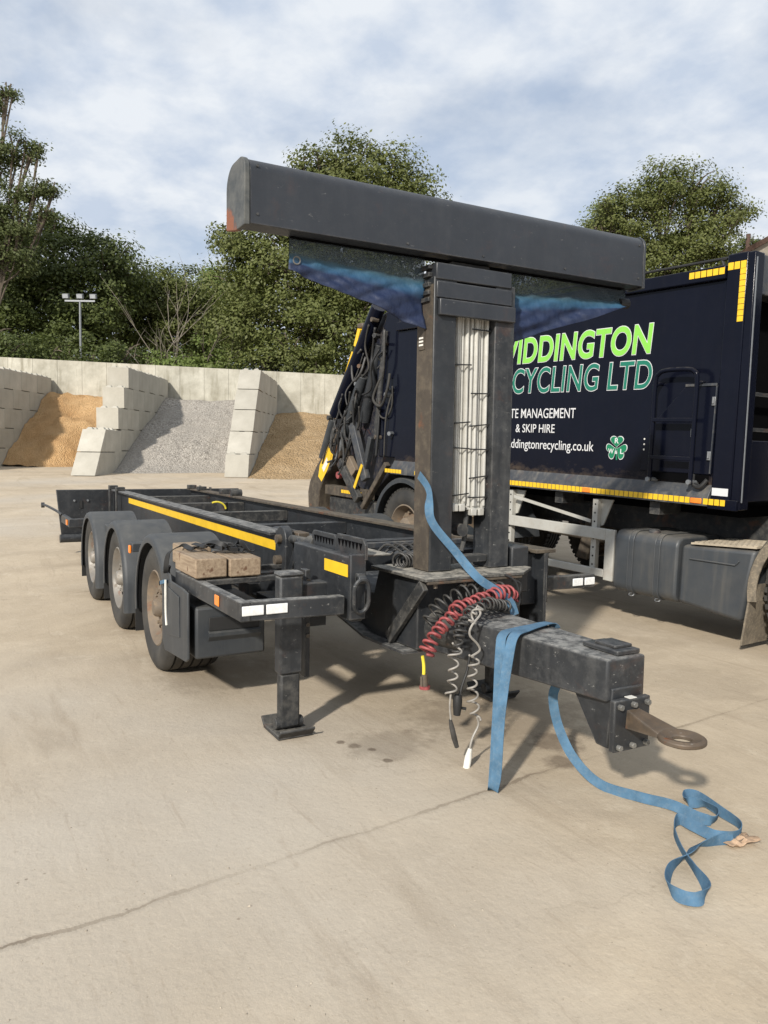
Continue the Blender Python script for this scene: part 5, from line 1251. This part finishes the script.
q = MB(); q.cyl((-6.12, .0, 1.0), (-6.12, .05, 1.0), .05); q.build('tail_light', M['red_hose'], pk); q = MB(); q.cyl((-6.0, -.0, 1.06), (-6.0, .06, 1.06), .05); q.build('tail_light', M['white_pl'], pk)
tbx('lower_frame', M['steel_dirty'], -6.5, -5.3, .10, 2.3, .40, .68, .02, pk)
q = MB(); q.bar((-5.42, -.045, 1.18), (-5.60, -.045, .86), .008, .05, (0, 1, 0)); 
q = MB(); q.bar((-5.42, -.045, 1.18), (-5.60, -.045, .86), .05, .008, (0, 1, 0)); q.build('yellow_strip', M['yellow'], pk)
for (a, b) in (((-5.70, 2.98), (-5.79, 2.76)), ((-5.84, 2.68), (-6.02, 2.36)), ((-6.14, 2.16), (-6.24, 1.98))):
    q = MB(); q.bar((a[0] + .02, .06, a[1]), (b[0] + .02, .06, b[1]), .07, .10, (0, 1, 0)); q.build('orange_strip', M['orange'] if a[1] < 2.5 else M['yellow'], pk)
q = MB(); q.bar((-5.70, .12, 3.05), (-6.06, .12, 2.38), .03, .1, (0, 1, 0)); q.build('edge_rail', M['bare_rust'], pk)
q = MB(); q.box(-5.80, -5.66, .05, .15, 3.0, 3.07); q.build('beacon_base', M['bare_rust'], pk, bevel=.02); q = MB(); q.box(-6.12, -6.02, .05, .15, 2.34, 2.45); q.build('rear_lamp', M['bare_rust'], pk, bevel=.03)
rng = random.Random(77)
for k in range(16):
    t_ = rng.random(); x0 = -5.1 - 1.0 * t_ + rng.uniform(-.15, .25); z0 = 2.9 - 1.3 * t_ + rng.uniform(-.2, .2); h = [(x0, z0)]
    for i in range(3): h.append((h[-1][0] - rng.uniform(-.06, .20), h[-1][1] - rng.uniform(.05, .32)))
    q = MB(); q.tube(crom([(x, -.04 + rng.uniform(-.04, .05), z) for x, z in h], 7), rng.choice((.010, .013, .016)), 7); q.build('hydraulic_hose', rng.choice((M['black'], M['dark_cable'], M['steel_dirty'])), pk, smooth=180)
hoses = [[(-5.35, 3.0), (-5.5, 2.75), (-5.42, 2.45), (-5.6, 2.3)], [(-5.55, 2.7), (-5.75, 2.55), (-5.7, 2.3), (-5.52, 2.38), (-5.5, 2.6)], [(-5.1, 2.3), (-5.2, 2.05), (-5.0, 1.95), (-4.85, 2.15), (-4.84, 2.35)],
         [(-5.15, 2.05), (-5.1, 1.85), (-4.95, 1.8), (-4.85, 1.95), (-4.84, 2.2)], [(-5.12, 1.9), (-5.1, 1.6), (-5.12, 1.3)], [(-5.9, 1.9), (-6.0, 1.7), (-5.8, 1.5), (-5.6, 1.7), (-5.5, 1.95)], [(-6.3, 1.85), (-6.15, 1.65), (-6.05, 1.45)],
         [(-4.95, 2.9), (-4.95, 2.5), (-5.0, 2.3)], [(-5.2, 2.95), (-5.35, 2.6), (-5.25, 2.4)], [(-5.75, 2.15), (-5.85, 1.95), (-5.7, 1.85)], [(-4.95, 1.3), (-4.9, 1.8), (-4.87, 2.1)]]
for h in hoses:
    q = MB(); q.tube(crom([(x, -.02 + rng.uniform(-.05, .04), z) for x, z in h], 7), rng.choice((.014, .018, .011)), 7); q.build('hydraulic_hose', rng.choice((M['black'], M['rubber'], M['dark_cable'])), pk, smooth=180)
for k in range(14):
    x, z = rng.choice(((-5.2, 2.95), (-5.0, 2.75), (-5.5, 2.5), (-4.9, 2.1), (-5.1, 1.6), (-6.1, 1.6), (-6.3, 1.75), (-5.2, 2.0), (-5.65, 2.2), (-4.9, 1.55)))
    x += rng.uniform(-.1, .1); z += rng.uniform(-.12, .12)
    q = MB(); q.cyl((x, -.05, z), (x + rng.uniform(-.05, .05), .05, z), rng.uniform(.018, .035), n=8); q.build('hose_fitting', rng.choice((M['galv'], M['steel_dirty'], M['bare_rust'])), pk)
